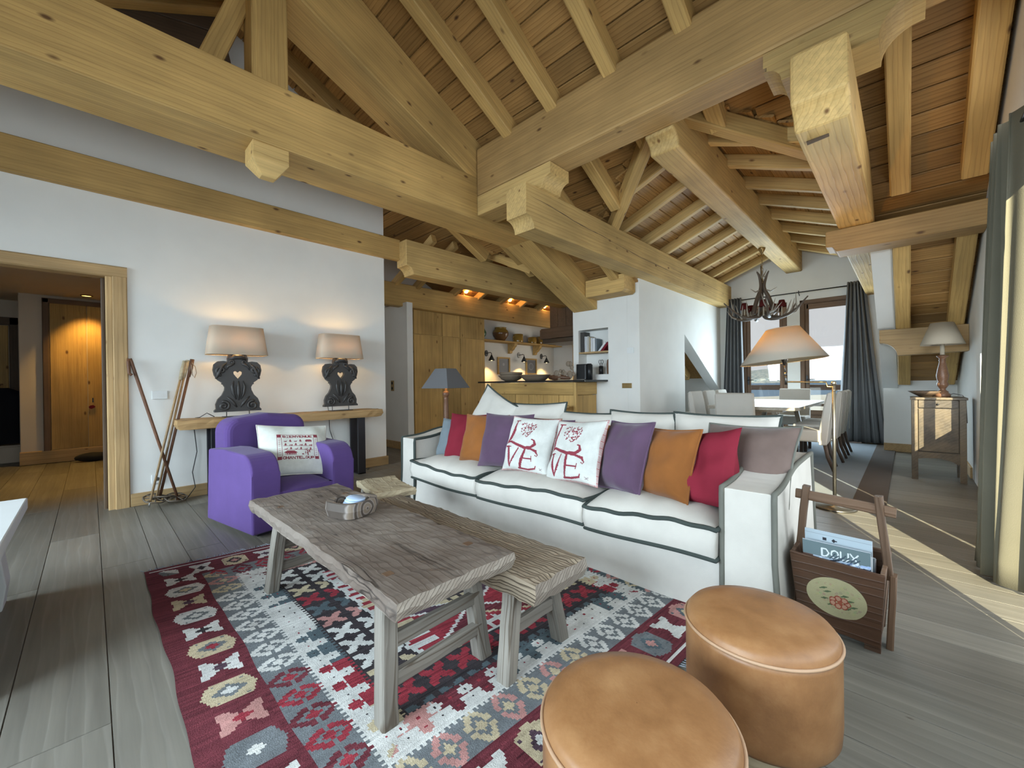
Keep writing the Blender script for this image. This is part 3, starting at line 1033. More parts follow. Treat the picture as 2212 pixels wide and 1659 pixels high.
def profile_y(name, poly, x0, x1, mat, label, bevel=0.006):
    """Timber running along Y, outline in the y-z plane."""
    ys = [p for p, q in poly]
    zs = [q for p, q in poly]
    oy, oz = min(ys), min(zs)
    o = MB().prism([(p-oy, q-oz) for p, q in poly], 0, x1-x0).build(name, mat, loc=(x1, oy, oz), rot=(0, 0, PI/2), bevel=bevel)
    return tag(o, label, 'beam', kind='thing')


profile_x('tie_beam', [(-3.2, 2.95), (4.02, 2.95), (4.10, 3.0), (4.0, 3.43), (-3.2, 3.43)], 3.486, 3.945, 'beam', 'massive pale spruce tie beam crossing the room above the armchair')
m_ = 0.456


def prz(x):
    return 2.235+m_*(5.558-x)


profile_t('principal_rafter', math.atan(m_), [(1.0, prz(1.0)), (5.556, 2.235), (5.556, 2.62), (4.2, zdm(4.2)+0.02), (1.0, zdm(1.0)-0.02)], 3.492, 3.94, 'beam', 'broad sloping rafter rising from the white pier to the king post')
profile_t('principal_rafter', -math.atan(m_), [(1.0, prz(1.0)), (-1.9, prz(3.9)), (-1.9, zdm(-1.9)), (1.0, zdm(1.0)-0.02)], 3.50, 3.93, 'beam', 'dark sloping rafter behind the king post at the ceiling top')
kp = thing('king_post', 'square upright king post with a pointed foot under the tie beam', 'beam', (0.99, 3.6, 3.43))
kp['kind'] = 'thing'
timber('post', (0, 0, 0.0), (0, 0, 1.45), 0.25, 0.22, 'beam', kp, upv=(0, -1, 0))
pf = MB().box(-0.125, 0.125, -0.10, 0.12, -0.60, -0.479)
pf.add([(-0.125, -0.10, -0.60), (0.125, -0.10, -0.60), (0.125, 0.12, -0.60), (-0.125, 0.12, -0.60), (-0.05, -0.03, -0.70), (0.05, -0.03, -0.70), (0.05, 0.05, -0.70), (-0.05, 0.05, -0.70)],
       [(4, 7, 6, 5), (0, 4, 5, 1), (1, 5, 6, 2), (2, 6, 7, 3), (3, 7, 4, 0)])
pf.build('pendant_foot', 'purlin', kp, bevel=0.004)
br = timber('brace', (0.60, 3.72, 3.40), (0.93, 3.72, 4.35), 0.14, 0.16, 'beam', upv=(0, -1, 0))
tag(br, 'slanting brace rising from the tie beam towards the king post', 'beam', kind='thing')
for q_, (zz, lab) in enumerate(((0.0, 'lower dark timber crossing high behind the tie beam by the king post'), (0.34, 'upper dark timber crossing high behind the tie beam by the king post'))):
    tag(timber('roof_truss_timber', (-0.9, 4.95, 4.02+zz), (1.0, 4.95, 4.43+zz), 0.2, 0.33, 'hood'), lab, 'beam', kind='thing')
wb = timber('wall_plate', (-3.5, 5.13, 2.977), (3.04, 5.13, 2.977), 0.075, 0.29, 'beam', wob=0.002, seg=8)
tag(wb, 'long level beam set on the white wall above the lamps', 'beam', kind='thing')
cv = arc((2.885, 2.588), 0.115, 90, 0, 7)
profile_x('purlin', [(2.885, 3.0)]+[(2.885, 2.71)]+cv+[(3.0, 2.595), (9.16, 2.595), (9.16, 3.0)], 2.575, 2.835, 'purlin', 'hewn purlin with cracked side and scroll end meeting the white pier', 0.02)
p1 = bpy.data.objects['purlin']
rnd = random.Random(2)
for q_, (xa, xb, za, zb_, wmax) in enumerate(((2.95, 4.5, 2.885, 2.80, 0.011), (4.35, 6.6, 2.80, 2.74, 0.009), (6.0, 8.6, 2.83, 2.80, 0.007))):
    N_ = 22
    up_, lo_ = [], []
    for k in range(N_+1):
        t = k/N_
        x_ = xa+(xb-xa)*t
        z_ = za+(zb_-za)*t+0.006*math.sin(9*t+q_)+rnd.uniform(-.003, .003)
        w_ = wmax*(math.sin(PI*min(1, t*1.02))**0.7+0.05)*rnd.uniform(.5, 1)
        up_.append((x_, z_+w_*0.5))
        lo_.append((x_, z_-w_*0.5))
    MB().add([(a-2.885, -0.0006, b-2.588) for a, b in up_+lo_], [(k, k+1, N_+2+k, N_+1+k) for k in range(N_)]).build('crack', 'hood', p1)
cv = arc((3.378, 3.085), 0.11, 90, 0, 7)
pr2 = profile_x('purlin', [(3.378, 3.50)]+cv+[(9.16, 3.085), (9.16, 3.50)], 1.375, 1.63, 'purlin', 'hewn ridge purlin that the antler chandelier hangs from', 0.03)
cv = arc((2.88, 2.588), 0.11, 90, 0, 7)
p3 = profile_x('purlin', [(2.88, 3.0)]+cv+[(5.36, 2.588), (5.36, 3.0)], 0.215, 0.485, 'purlin', 'hewn purlin with a wooden peg under it, nearest the beige curtain', 0.02)
tag(timber('wooden_peg', (3.14, 0.44, 2.575), (3.14, 0.33, 2.585), 0.02, 0.025, 'hood'), None)
bpy.data.objects['wooden_peg'].parent = p3
bpy.data.objects['wooden_peg'].matrix_parent_inverse = Matrix.Translation(-Vector(p3.location))
profile_x('purlin', [(5.52, 2.5), (9.16, 2.5), (9.16, 2.94), (5.52, 2.94)], 0.27, 0.49, 'purlin', 'short pale purlin running from the low crossbeam to the window curtain', 0.015)
cv = arc((3.03, 2.625), 0.11, 90, 0, 7)
profile_x('purlin', [(3.03, 3.09)]+cv+[(8.5, 2.635), (8.5, 3.09)], 4.915, 5.165, 'purlin', 'scroll-ended purlin in front of the kitchen spotlights', 0.012)
kb = timber('lintel_beam', (3.2, 6.125, 2.59), (8.5, 6.125, 2.59), 0.15, 0.38, 'pine', wob=0.002, seg=6)
tag(kb, 'level beam over the kitchen cupboards carrying three spotlights', 'beam', kind='thing')
profile_y('cross_beam', [(-0.55, 3.215), (3.482, 3.215), (3.482, 3.745), (-0.55, 3.745)], 3.065, 3.378, 'cross', 'heavy shaded crossbeam carried on the three scroll-ended purlins', 0.02)
cv = arc((2.43, 2.995), 0.105, 90, 0, 7)
profile_y('corbel', [(3.48, 3.212), (2.43, 3.212)]+cv+[(3.48, 2.995)], 3.07, 3.372, 'purlin', 'scrolled corbel block between the crossbeam and the cracked purlin', 0.005)
cvl = arc((0.66, 2.995), 0.10, 90, 180, 7)
cvr = arc((-0.07, 2.995), 0.17, 90, 0, 8)
profile_y('corbel', [(0.66, 3.212), (0.66, 3.12), (0.64, 3.12), (0.64, 3.095)]+[(a-0.0, b) for a, b in cvl]+cvr[::-1]+[(-0.09, 3.165), (-0.09, 3.212)], 3.07, 3.372, 'purlin', 'scrolled corbel block between the crossbeam and the pegged purlin', 0.005)
profile_y('low_crossbeam', [(-0.5, 2.37), (0.50, 2.37), (0.53, 2.42), (0.585, 2.43), (0.585, 2.585), (-0.5, 2.585)], 5.2, 5.5, 'cross', 'low shaded crossbeam under the pegged purlin by the beige curtain', 0.008)
profile_y('stub_beam', [(2.84, 2.40), (2.88, 2.37), (3.485, 2.37), (3.485, 2.62), (2.84, 2.62)], 5.22, 5.55, 'beam', 'short beam stub tucked between sloping rafter and cracked purlin', 0.008)
cv = arc((0.245, 1.37), 0.16, 90, 180, 7)
profile_y('eaves_beam', [(-0.5, 1.39)]+[(a, b) for a, b in cv[::-1]]+[(0.245, 1.69), (-0.5, 1.69)], 6.80, 7.0, 'trim', 'low eaves beam with a rounded end behind the cabinet lamp', 0.006)

# ================================================================== SOFA
sofa = thing('sofa', 'long pale linen three-seat sofa with charcoal piping on the kilim edge', 'sofa', (2.04, 0.412, 0))
SL, SD = 3.01, 0.93     # length along local Y, depth along local X


def armline(d):
    """Height of the arm over the depth (front to back)."""
    t = d/SD
    return 0.60+0.06*(1/(1+math.exp(-(t-0.32)*14)))


def skirt(u, v):
    # front apron, slightly flared and wavy
    y = 0.21+u*(SL-0.42)
    z = 0.275*(1-v)+0.006*v
    return (0.012-0.03*v**1.5+0.004*math.sin(y*9)*v, y, z)


mb = MB()
mb.grid(40, 6, skirt)
mb.box(0.03, SD-0.05, 0.20, SL-0.2, 0.02, 0.27)
mb.build('base_apron', 'linen_skirt', sofa)
AW = 0.215
for k, y0 in enumerate((0.0, SL-AW)):
    mb = MB()
    n = 16
    top = [(0.0+SD*i/n, armline(SD*i/n)) for i in range(n+1)]
    fl = 0.018
    vs, fs = [], []
    for (xx, zz) in top:
        for (yy, z) in ((y0-fl if k == 0 else y0, 0.006), (y0+(-0.006 if k == 0 else 0), zz*0.55), (y0+0.004, zz-0.012), (y0+0.016, zz), (y0+AW-0.016, zz), (y0+AW-0.004, zz-0.012), (y0+AW+(0.006 if k else 0), zz*0.55), (y0+AW+(fl if k else 0), 0.006)):
            vs.append((xx-(0.012 if z < 0.01 and xx < 0.02 else 0), yy, z))
    for i in range(n):
        for j in range(7):
            fs.append((i*8+j, (i+1)*8+j, (i+1)*8+j+1, i*8+j+1))
    fs.append(tuple(range(8)))
    fs.append(tuple(n*8+j for j in range(8))[::-1])
    mb.add(vs, fs)
    o = mb.build('arm', 'linen', sofa, bevel=0.004)
    for yy in (y0+0.002, y0+AW-0.002):
        out = -fl if (k == 0 and yy < y0+0.1) else (fl if (k == 1 and yy > y0+0.1) else 0)
        path = [(-0.012, yy+out, 0.01), (-0.004, yy, 0.3), (-0.003, yy, 0.57)]+[(xx, yy, zz+0.001) for xx, zz in top]+[(SD+0.003, yy, 0.6), (SD+0.004, yy+out, 0.01)]
        MB().tube(path, 0.0125, 8).build('piping', 'piping2' if k == 0 else 'piping', o)
mb = MB()
mb.box(SD-0.16, SD, AW, SL-AW, 0.02, 0.66)
mb.build('back_frame', 'linen', sofa, bevel=0.03)
cuts = [0.222, 0.95, 1.90, 2.79]
for i in range(3):
    w = cuts[i+1]-cuts[i]
    d = 0.74
    rnd = random.Random(i+3)
    ph = rnd.uniform(0, 6)
    c = MB()
    n = 26

    def side(u, v):
        return None

    def topf(u, v):
        x, y = u*2-1, v*2-1
        crown = 0.07*(1-abs(x)**3)**0.8*(1-abs(y)**3)**0.8
        crown += 0.006*math.sin(7*x+ph+3*y)*(1-abs(x))+0.004*math.sin(12*y-5*x+ph)
        if i == 0:
            crown -= 0.035*math.exp(-((x-0.2)**2*4+(y+0.15)**2*5))
        ex = 1-0.035*(1-y*y)*abs(x)**3
        return (-0.05+d/2+x*ex*d/2, cuts[i]+w/2+y*w/2*0.995, 0.405+crown+edge(x, y))

    def edge(x, y):
        return 0.018*math.cos(y*2.2+ph)*max(0, -x)**4-0.012*max(0, -x)**6

    def bot(u, v):
        x, y = u*2-1, v*2-1
        return (-0.045+d/2+x*d/2, cuts[i]+w/2+y*w/2*0.98, 0.265+edge(x, y)*0.5)
    c.grid(n, n, topf)
    c.grid(n, n, lambda u, v: bot(1-u, v))
    ring_t = [topf(0, j/n) for j in range(n)]+[topf(j/n, 1) for j in range(n)]+[topf(1, 1-j/n) for j in range(n)]+[topf(1-j/n, 0) for j in range(n)]
    ring_b = [bot(0, j/n) for j in range(n)]+[bot(j/n, 1) for j in range(n)]+[bot(1, 1-j/n) for j in range(n)]+[bot(1-j/n, 0) for j in range(n)]
    m = len(ring_t)
    mid = []
    cx, cy = -0.05+d/2, cuts[i]+w/2
    for a, b in zip(ring_t, ring_b):
        mx, my = (a[0]+b[0])/2, (a[1]+b[1])/2
        mid.append((mx-0.02 if mx < cx-0.3 else mx, my, (a[2]+b[2])/2))
    c.add(ring_t+mid+ring_b, [(k, (k+1) % m, m+(k+1) % m, m+k) for k in range(m)]+[(m+k, m+(k+1) % m, 2*m+(k+1) % m, 2*m+k) for k in range(m)], 0, True)
    o = c.build('seat_cushion', 'linen', sofa)
    MB().tube(ring_t, 0.0115, 8, closed=True).build('piping', 'piping', o)
    MB().tube(ring_b, 0.0115, 8, closed=True).build('piping', 'piping', o)


def cushion(name, label, x, y, z, w, h, t, lean, turn, mat, group=None, pipe=None, roll=0.0, seed=1, wr=0.007, pr=0.006, pinch=0.07, prints=None, n=22, sag=0.25):
    """Scatter cushion whose front faces the room (-X), leaning back; x, y, z is the middle of its lower edge."""
    t0 = thing(name, label, 'cushion', (x, y, z), group=group, rot=(-R(lean), R(roll), R(-90+turn)))
    mb = MB()
    if prints is None:
        rim = pillow(mb, w, h, t, n, seed=seed, wr=wr, pinch=pinch, sag=sag)
        mb.build('cover', mat, t0)
    else:
        cv = prints
        P = pillow_pts(w, h, t, seed=seed, wr=wr, pinch=pinch, sag=sag)
        mb.grid(cv.w, cv.h, lambda u, v: P(u, v, -1))
        k = 20
        mb.grid(k, k, lambda u, v: P(1-u, v, 1))
        o = mb.build('cover', mat, t0)
        cols = np.vstack([cv.flat(), np.tile(cv.a[0, 0], (k*k, 1))])
        setprint(o, cols)
        rim = [P(i/n, 0, 1) for i in range(n)]+[P(1, i/n, 1) for i in range(n)]+[P(1-i/n, 1, 1) for i in range(n)]+[P(0, 1-i/n, 1) for i in range(n)]
    if pipe:
        MB().tube(rim, pr, 6, closed=True).build('piping', pipe, t0)
    return t0


BG = 'linen back cushions of the sofa'
cushion('back_cushion', 'linen back cushion standing on its corner behind the slate and red cushions', 2.66, 3.02, 0.52, 0.52, 0.52, 0.16, 14, -6, 'linen', BG, 'piping', roll=24, seed=2, pr=0.009)
cushion('back_cushion', 'puffy linen back cushion standing tallest behind the plum cushion beside the LOVE pair', 2.68, 2.36, 0.46, 0.62, 0.47, 0.20, 14, 3, 'linen', BG, 'piping', seed=3, pr=0.009, roll=-2)
cushion('back_cushion', 'low linen back cushion behind the LOVE cushion with the rust one', 2.68, 1.86, 0.44, 0.62, 0.43, 0.18, 15, 0, 'linen', BG, 'piping', seed=4, pr=0.009)
cushion('back_cushion', 'linen back cushion behind the upright plum cushion mid sofa', 2.68, 1.37, 0.44, 0.56, 0.455, 0.18, 15, 0, 'linen', BG, 'piping', seed=5, pr=0.009)
cushion('back_cushion', 'linen back cushion behind the taupe cushion at the arm near the magazine crate', 2.68, 0.83, 0.44, 0.62, 0.46, 0.20, 15, 4, 'linen', BG, 'piping', seed=6, pr=0.009)


def love():
    cv = Canvas(130, 130, (0.50, 0.505, 0.475))
    c = (0.20, 0.035, 0.05)
    cv.stroke([(0.17, 0.90, .012), (0.16, 0.70, .030), (0.13, 0.55, .032), (0.09, 0.455, .012)], .02, c)
    cv.stroke([(0.13, 0.905), (0.24, 0.905)], .010, c)
    cv.stroke([(0.09, 0.46, .010), (0.17, 0.50, .018), (0.30, 0.46, .022), (0.48, 0.415, .024), (0.62, 0.425, .026), (0.69, 0.48, .026), (0.66, 0.55, .014), (0.61, 0.56, .008)], .02, c)
    rnd = random.Random(4)
    for k in range(420):          # leafy heart
        x, y = rnd.uniform(-1.2, 1.2), rnd.uniform(-1.2, 1.2)
        if (x*x+y*y-0.75)**3-x*x*y*y*y < 0:
            px, py = 0.465+x*0.155, 0.70+y*0.155
            if k % 3 == 0:
                a = rnd.uniform(0, PI)
                cv.stroke([(px, py), (px+0.022*math.cos(a), py+0.022*math.sin(a))], .0065, c)
            elif k % 9 == 1:
                cv.disc(px, py, .010, c)
    cv.stroke([(0.10, 0.40, .010), (0.16, 0.40, .02), (0.20, 0.22, .026), (0.235, 0.07, .014)], .02, c)
    cv.stroke([(0.235, 0.07, .010), (0.30, 0.24, .018), (0.37, 0.40, .010)], .014, c)
    cv.stroke([(0.08, 0.405), (0.21, 0.405)], .008, c)
    for x0, y0 in ((0.28, 0.17), (0.31, 0.23), (0.29, 0.20)):
        cv.disc(x0, y0, .017, c)
    cv.stroke([(0.50, 0.40, .02), (0.475, 0.22, .027), (0.455, 0.07, .018)], .024, c)
    cv.stroke([(0.46, 0.40, .008), (0.62, 0.40, .014), (0.74, 0.37, .022), (0.765, 0.335, .012)], .014, c)
    cv.stroke([(0.765, 0.335), (0.79, 0.31), (0.77, 0.285), (0.745, 0.30)], .006, c)
    cv.stroke([(0.49, 0.235), (0.68, 0.235, .010)], .010, c)
    cv.stroke([(0.675, 0.28), (0.675, 0.20)], .007, c)
    cv.stroke([(0.43, 0.055), (0.60, 0.055, .016), (0.74, 0.085, .014), (0.76, 0.13, .007)], .014, c)
    cv.stroke([(0.83, 0.07), (0.87, 0.10)], .005, (0.25, 0.2, 0.2))
    cv.stroke([(0.83, 0.10), (0.87, 0.07)], .005, (0.25, 0.2, 0.2))
    st = ((cv.X*60 % 1 < 0.5) & ((cv.Y > 0.98) | (cv.Y < 0.02))) | ((cv.Y*60 % 1 < 0.5) & ((cv.X > 0.98) | (cv.X < 0.02)))
    cv.mask(st, (0.35, 0.12, 0.12))
    return cv


CG = 'coloured scatter cushions on the sofa'
cushion('scatter_cushion', 'slate blue linen cushion against the sofa arm by the kitchen side', 2.27, 2.96, 0.425, 0.38, 0.37, 0.15, 20, 16, 'slate', CG, seed=11, wr=0.006)
cushion('scatter_cushion', 'crimson linen cushion next to the slate blue cushion', 2.235, 2.76, 0.435, 0.42, 0.42, 0.15, 20, 18, 'red', CG, seed=12, wr=0.006)
cushion('scatter_cushion', 'rust velvet cushion between the crimson and the plum cushion at the far end', 2.215, 2.52, 0.44, 0.42, 0.42, 0.15, 20, 18, 'rust', CG, seed=13)
cushion('scatter_cushion', 'plum velvet cushion with a dropped corner left of the LOVE cushions', 2.20, 2.255, 0.44, 0.44, 0.44, 0.15, 20, 16, 'plum', CG, seed=14, wr=0.005)
cushion('scatter_cushion', 'rust cushion peeking up behind the plum cushion and the LOVE pair', 2.52, 2.20, 0.44, 0.44, 0.385, 0.12, 16, -4, 'rust', CG, seed=21)
cushion('scatter_cushion', 'plum cushion peeking up behind the first LOVE cushion', 2.40, 2.02, 0.45, 0.48, 0.385, 0.10, 18, -2, 'plum', CG, seed=22)
cushion('scatter_cushion', 'rust cushion showing its top edge behind the second LOVE cushion', 2.46, 1.62, 0.44, 0.46, 0.375, 0.12, 17, -2, 'rust', CG, seed=23)
cushion('print_cushion', 'white cushion printed LOVE with a heart, beside the plum cushion at its far side', 2.16, 1.975, 0.445, 0.42, 0.425, 0.15, 22, 8, 'print', 'white cushions printed LOVE', prints=love(), seed=15, roll=1)
cushion('print_cushion', 'white cushion printed LOVE with a heart, in front of the middle seat edge', 2.13, 1.555, 0.445, 0.43, 0.435, 0.15, 24, -4, 'print', 'white cushions printed LOVE', prints=love(), seed=16, roll=-4)
cushion('scatter_cushion', 'upright plum velvet cushion with plum cord right of the LOVE cushions', 2.20, 1.265, 0.435, 0.38, 0.44, 0.17, 20, -20, 'plum', CG, 'plum', seed=17, roll=-3)
cushion('scatter_cushion', 'rust velvet cushion with rust cord between the plum and the crumpled crimson cushion', 2.21, 1.02, 0.44, 0.42, 0.41, 0.16, 21, -19, 'rust', CG, 'rust', seed=18, roll=-3)
cushion('scatter_cushion', 'crumpled crimson linen cushion with a pointed corner in front of the taupe one', 2.22, 0.80, 0.43, 0.42, 0.43, 0.17, 22, -20, 'red', CG, seed=19, roll=-9, wr=0.012, pinch=0.10)
cushion('scatter_cushion', 'large taupe velvet cushion leaning on the sofa arm by the crate', 2.38, 0.655, 0.47, 0.50, 0.42, 0.17, 26, -14, 'taupe', CG, 'piping2', seed=20, roll=-2)

# ================================================================== ARMCHAIR
AC = thing('armchair', 'purple wool armchair with rounded arms beside the wooden bench table', 'armchair', (0.79, 3.35, 0), R(10.7))


def soft_box(x0, x1, y0, y1, z0, z1, r=0.05):
    return MB().box(x0, x1, y0, y1, z0, z1), r


AWd = 0.83
for k in (0, 1):
    xo = 0.0 if k == 0 else AWd-0.20
    pr = [(0.80, 0.03), (0.80, 0.60)]
    pr = [(0.0, 0.03)]+[(0.0, 0.45)]+arc((0.15, 0.45), 0.15, 180, 90, 8)+[(0.45, 0.615), (0.72, 0.60), (0.76, 0.03)]
    mb = MB().prism(pr, xo, xo+0.20, 'yz')
    mb.build('arm', 'purple', AC, bevel=0.08)
mb = MB().box(0.19, AWd-0.19, 0.03, 0.72, 0.03, 0.27)
mb.build('seat_base', 'purple', AC, bevel=0.03)
mb = MB()
rimx = 0.45


def seatc(u, v):
    x, y = u*2-1, v*2-1
    return (AWd/2+x*0.218, 0.36+y*0.35, 0.30+0.06*(1-abs(x)**4)*(1-abs(y)**4)-0.02*(y > 0.9))


mb.grid(14, 14, seatc)
mb.box(AWd/2-0.218, AWd/2+0.218, 0.01, 0.71, 0.26, 0.30)
mb.build('seat_cushion', 'purple', AC, bevel=0.0)
pb = [(0.08, 0.03), (0.08, 0.70)]+arc((0.20, 0.72), 0.12, 180, 90, 6)+[(0.415, 0.865)]+arc((0.63, 0.72), 0.12, 90, 0, 6)+[(0.75, 0.70), (0.75, 0.03)]
mb = MB().prism(pb, 0.60, 0.84)
o = mb.build('backrest', 'purple', AC, bevel=0.05)
MB().box(0.06, 0.77, 0.06, 0.78, 0.0, 0.035).build('foot_plinth', 'blackwood', AC)


def welcome():
    cv = Canvas(150, 140, (0.60, 0.62, 0.57))
    c = (0.22, 0.045, 0.06)
    x0, x1, y0, y1 = 0.24, 0.82, 0.24, 0.74
    for (a, b, d, e) in ((x0, y0, x1, y0+0.006), (x0, y1-0.006, x1, y1), (x0, y0, x0+0.006, y1), (x1-0.006, y0, x1, y1), (x0+0.06, y0+.06, x0+0.066, y1-.06), (x1-.066, y0+.06, x1-.06, y1-.06)):
        cv.rect(a, b, d, e, c)
    for (a, b) in ((x0, y0), (x1-0.06, y0), (x0, y1-0.06), (x1-0.06, y1-0.06)):
        cv.rect(a, b, a+0.06, b+0.06, c)
    for k in range(26):
        for xx in (x0+0.02, x1-0.045):
            if k % 3:
                cv.rect(xx, y0+0.07+k*0.0138, xx+0.025, y0+0.07+k*0.0138+0.006, (0.36, 0.2, 0.2))
    write(cv, 'BIENVENUE', x0+0.085, y1-0.056, x1-0.075, 0.042, 0.006, c)
    write(cv, 'CHANTELOUP', x0+0.07, y0+0.012, x1-0.065, 0.042, 0.006, c)

    def fir(x, y, s):
        for q in range(3):
            cv.poly([(x-s*(0.5-q*0.12), y+q*s*0.3), (x+s*(0.5-q*0.12), y+q*s*0.3), (x, y+q*s*0.3+s*0.5)], c)
        cv.rect(x-.003, y-s*0.15, x+.003, y, c)

    def beast(x, y, s):
        cv.rect(x-s*.6, y, x+s*.6, y+s*.35, c)
        cv.rect(x+s*.45, y+s*.3, x+s*.8, y+s*.65, c)
        for q in (-.55, -.25, .25, .5):
            cv.rect(x+q*s, y-s*.4, x+q*s+.005, y, c)

    def chalet(x, y, s):
        cv.poly([(x-s, y+s*.45), (x+s, y+s*.45), (x+s*.55, y+s*.85), (x-s*.55, y+s*.85)], c)
        cv.rect(x-s*.8, y, x+s*.8, y+s*.45, c)
        for q in range(5):
            cv.rect(x-s*.7+q*s*.3, y+s*.12, x-s*.7+q*s*.3+s*.14, y+s*.3, (0.62, 0.63, 0.57))
    rows = (0.595, 0.515, 0.435)
    for r_, yy in enumerate(rows):
        cv.rect(x0+.08, yy-0.012, x1-.08, yy-.008, c)
        for k in range(6):
            xx = x0+0.115+k*0.07
            if r_ == 0 and k > 3:
                continue
            if (k+r_) % 2:
                fir(xx, yy, 0.045)
            else:
                beast(xx, yy, 0.032)
    chalet(x1-0.14, rows[0]-.008, 0.055)
    chalet(x0+0.18, 0.325, 0.095)
    cv.stroke([(x1-0.16, 0.32), (x1-0.16, 0.40)], .006, c)
    for k in range(14):
        a = k*0.9
        cv.disc(x1-0.16+0.035*math.cos(a), 0.385+0.03*math.sin(a*1.3), .008, c)
    beast(x1-0.235, 0.34, 0.02)
    return cv


wc = thing('welcome_cushion', 'white cushion printed BIENVENUE CHANTELOUP leaning in the purple armchair', 'cushion', (1.175, 3.64, 0.355), rot=(-R(33), R(5), R(-6)))
cvw = welcome()
P = pillow_pts(0.55, 0.47, 0.15, seed=30, wr=0.004, pinch=0.06, sag=0.2)
mb = MB().grid(cvw.w, cvw.h, lambda u, v: P(u, v, -1)).grid(20, 20, lambda u, v: P(1-u, v, 1))
o = mb.build('cover', 'print', wc)
setprint(o, np.vstack([cvw.flat(), np.tile(cvw.a[0, 0], (400, 1))]))
n = 22
rim = [P(i/n, 0, 1) for i in range(n)]+[P(1, i/n, 1) for i in range(n)]+[P(1-i/n, 1, 1) for i in range(n)]+[P(0, 1-i/n, 1) for i in range(n)]
MB().tube(rim, 0.006, 6, closed=True).build('piping', 'linen', wc)


# ================================================================== TABLE, BENCHES, STOOLS
def rough_slab(name, parent, x0, x1, y0, y1, z0, z1, mat, edge_mat, seed, wob=0.008, nx=10, ny=40, dish=0.0):
    """Thick old plank along local X with gnawed edges; the end and side faces carry the second material."""
    rnd = random.Random(seed)
    a = [[0]*(ny+1) for _ in range(nx+1)]
    ex0 = [rnd.uniform(-wob, wob) for _ in range(ny+1)]
    ex1 = [rnd.uniform(-wob, wob) for _ in range(ny+1)]
    ey0 = [rnd.uniform(-wob*1.5, wob*1.5) for _ in range(nx+1)]
    ey1 = [rnd.uniform(-wob*1.5, wob*1.5) for _ in range(nx+1)]
    sm = lambda e: [sum(e[max(0, i-1):i+2])/len(e[max(0, i-1):i+2]) for i in range(len(e))]
    ex0, ey0, ey1 = sm(ex0), sm(sm([q_*2 for q_ in ey0])), sm(sm([q_*2 for q_ in ey1]))

    def pt(i, j, z):
        u, v = i/nx, j/ny
        xx = x0+ex0[j]+(x1+ex1[j]-x0-ex0[j])*u
        yy = y0+ey0[i]+(y1+ey1[i]-y0-ey0[i])*v
        return xx, yy, z
    vs, fs = [], []
    top = {}
    for i in range(nx+1):
        for j in range(ny+1):
            edge = min(i, nx-i) == 0 or min(j, ny-j) == 0
            x_, y_, z_ = pt(i, j, z1)
            z_ += rnd.uniform(-0.0025, 0.0025)-(0.006*rnd.random() if edge else 0)-dish*(1-(2*i/nx-1)**2)
            top[(i, j)] = len(vs)
            vs.append((x_, y_, z_))
    mids, bots = {}, {}
    ring = [(i, 0) for i in range(nx)]+[(nx, j) for j in range(ny)]+[(nx-i, ny) for i in range(nx)]+[(0, ny-j) for j in range(ny)]
    for (i, j) in ring:
        x_, y_, z_ = pt(i, j, (z0+z1)/2)
        k = rnd.uniform(0.0, 0.010)
        cx, cy = (x0+x1)/2, (y0+y1)/2
        mids[(i, j)] = len(vs)
        vs.append((x_+k*(1 if x_ > cx else -1)*(i in (0, nx)), y_+k*(1 if y_ > cy else -1)*(j in (0, ny)), z_+rnd.uniform(-.006, .006)))
    for (i, j) in ring:
        x_, y_, z_ = pt(i, j, z0)
        bots[(i, j)] = len(vs)
        vs.append((x_*0.985+0.015*(x0+x1)/2, y_*0.995+0.005*(y0+y1)/2, z_+rnd.uniform(-.005, .005)))
    mb = MB()
    f1 = [(top[(i, j)], top[(i+1, j)], top[(i+1, j+1)], top[(i, j+1)]) for i in range(nx) for j in range(ny)]
    mb.v = vs
    mb.f = [list(f) for f in f1]
    mb.m = [0]*len(f1)
    mb.smooth = [False]*len(f1)
    m = len(ring)
    for k in range(m):
        A, B = ring[k], ring[(k+1) % m]
        endface = (A[0] == B[0] and A[0] in (0, nx))
        for lo, hi in ((mids, top), (bots, mids)):
            mb.f.append([lo[A], lo[B], hi[B], hi[A]])
            mb.m.append(1 if endface else 0)
            mb.smooth.append(False)
    mb.f.append([bots[r] for r in ring][::-1])
    mb.m.append(1)
    mb.smooth.append(False)
    o = mb.build(name, [mat, edge_mat], parent)
    return o


def splay_leg(name, parent, top, foot, w, d, mat, up=(0, 1, 0)):
    return timber(name, foot, top, w, d, mat, parent, ch=0.006, wob=0.003, seg=5, upv=up)


TB = thing('coffee_table', 'long low weathered elm plank table standing on the kilim rug', 'table', (0.87, 1.08, 0), PI/2)
# local X runs along the table (world Y), local Y = -world X


def tl(wx, wy):
    return (wy-1.08, -(wx-0.87))


rough_slab('table_top', TB, 0.0, 1.60, -0.245, 0.245, 0.395, 0.458, 'elm', 'elm_edge', 5, 0.0035, 44, 12)
for (fx, fy, tx, ty) in ((0.66, 2.44, 0.69, 2.36), (0.65, 1.21, 0.69, 1.27), (1.085, 1.235, 1.05, 1.28), (1.085, 2.44, 1.05, 2.37)):
    a, b = tl(fx, fy), tl(tx, ty)
    splay_leg('leg', TB, (b[0], b[1], 0.40), (a[0], a[1], 0.0), 0.062, 0.058, 'elm_leg')
for wy, zz in ((1.225, 0.13), (1.235, 0.25), (2.43, 0.13), (2.41, 0.25)):
    a, b = tl(0.67, wy), tl(1.07, wy+0.01)
    timber('stretcher', (a[0], a[1], zz), (b[0], b[1], zz), 0.028, 0.048, 'elm_leg', TB, ch=0.004, wob=0.002, seg=3)
for tx_ in (0.175, 1.30):
    for ty_ in (0.16, -0.19):
        MB().box(tx_, tx_+0.03, ty_, ty_+0.03, 0.455, 0.4595).build('tenon_end', 'antique_edge', TB)

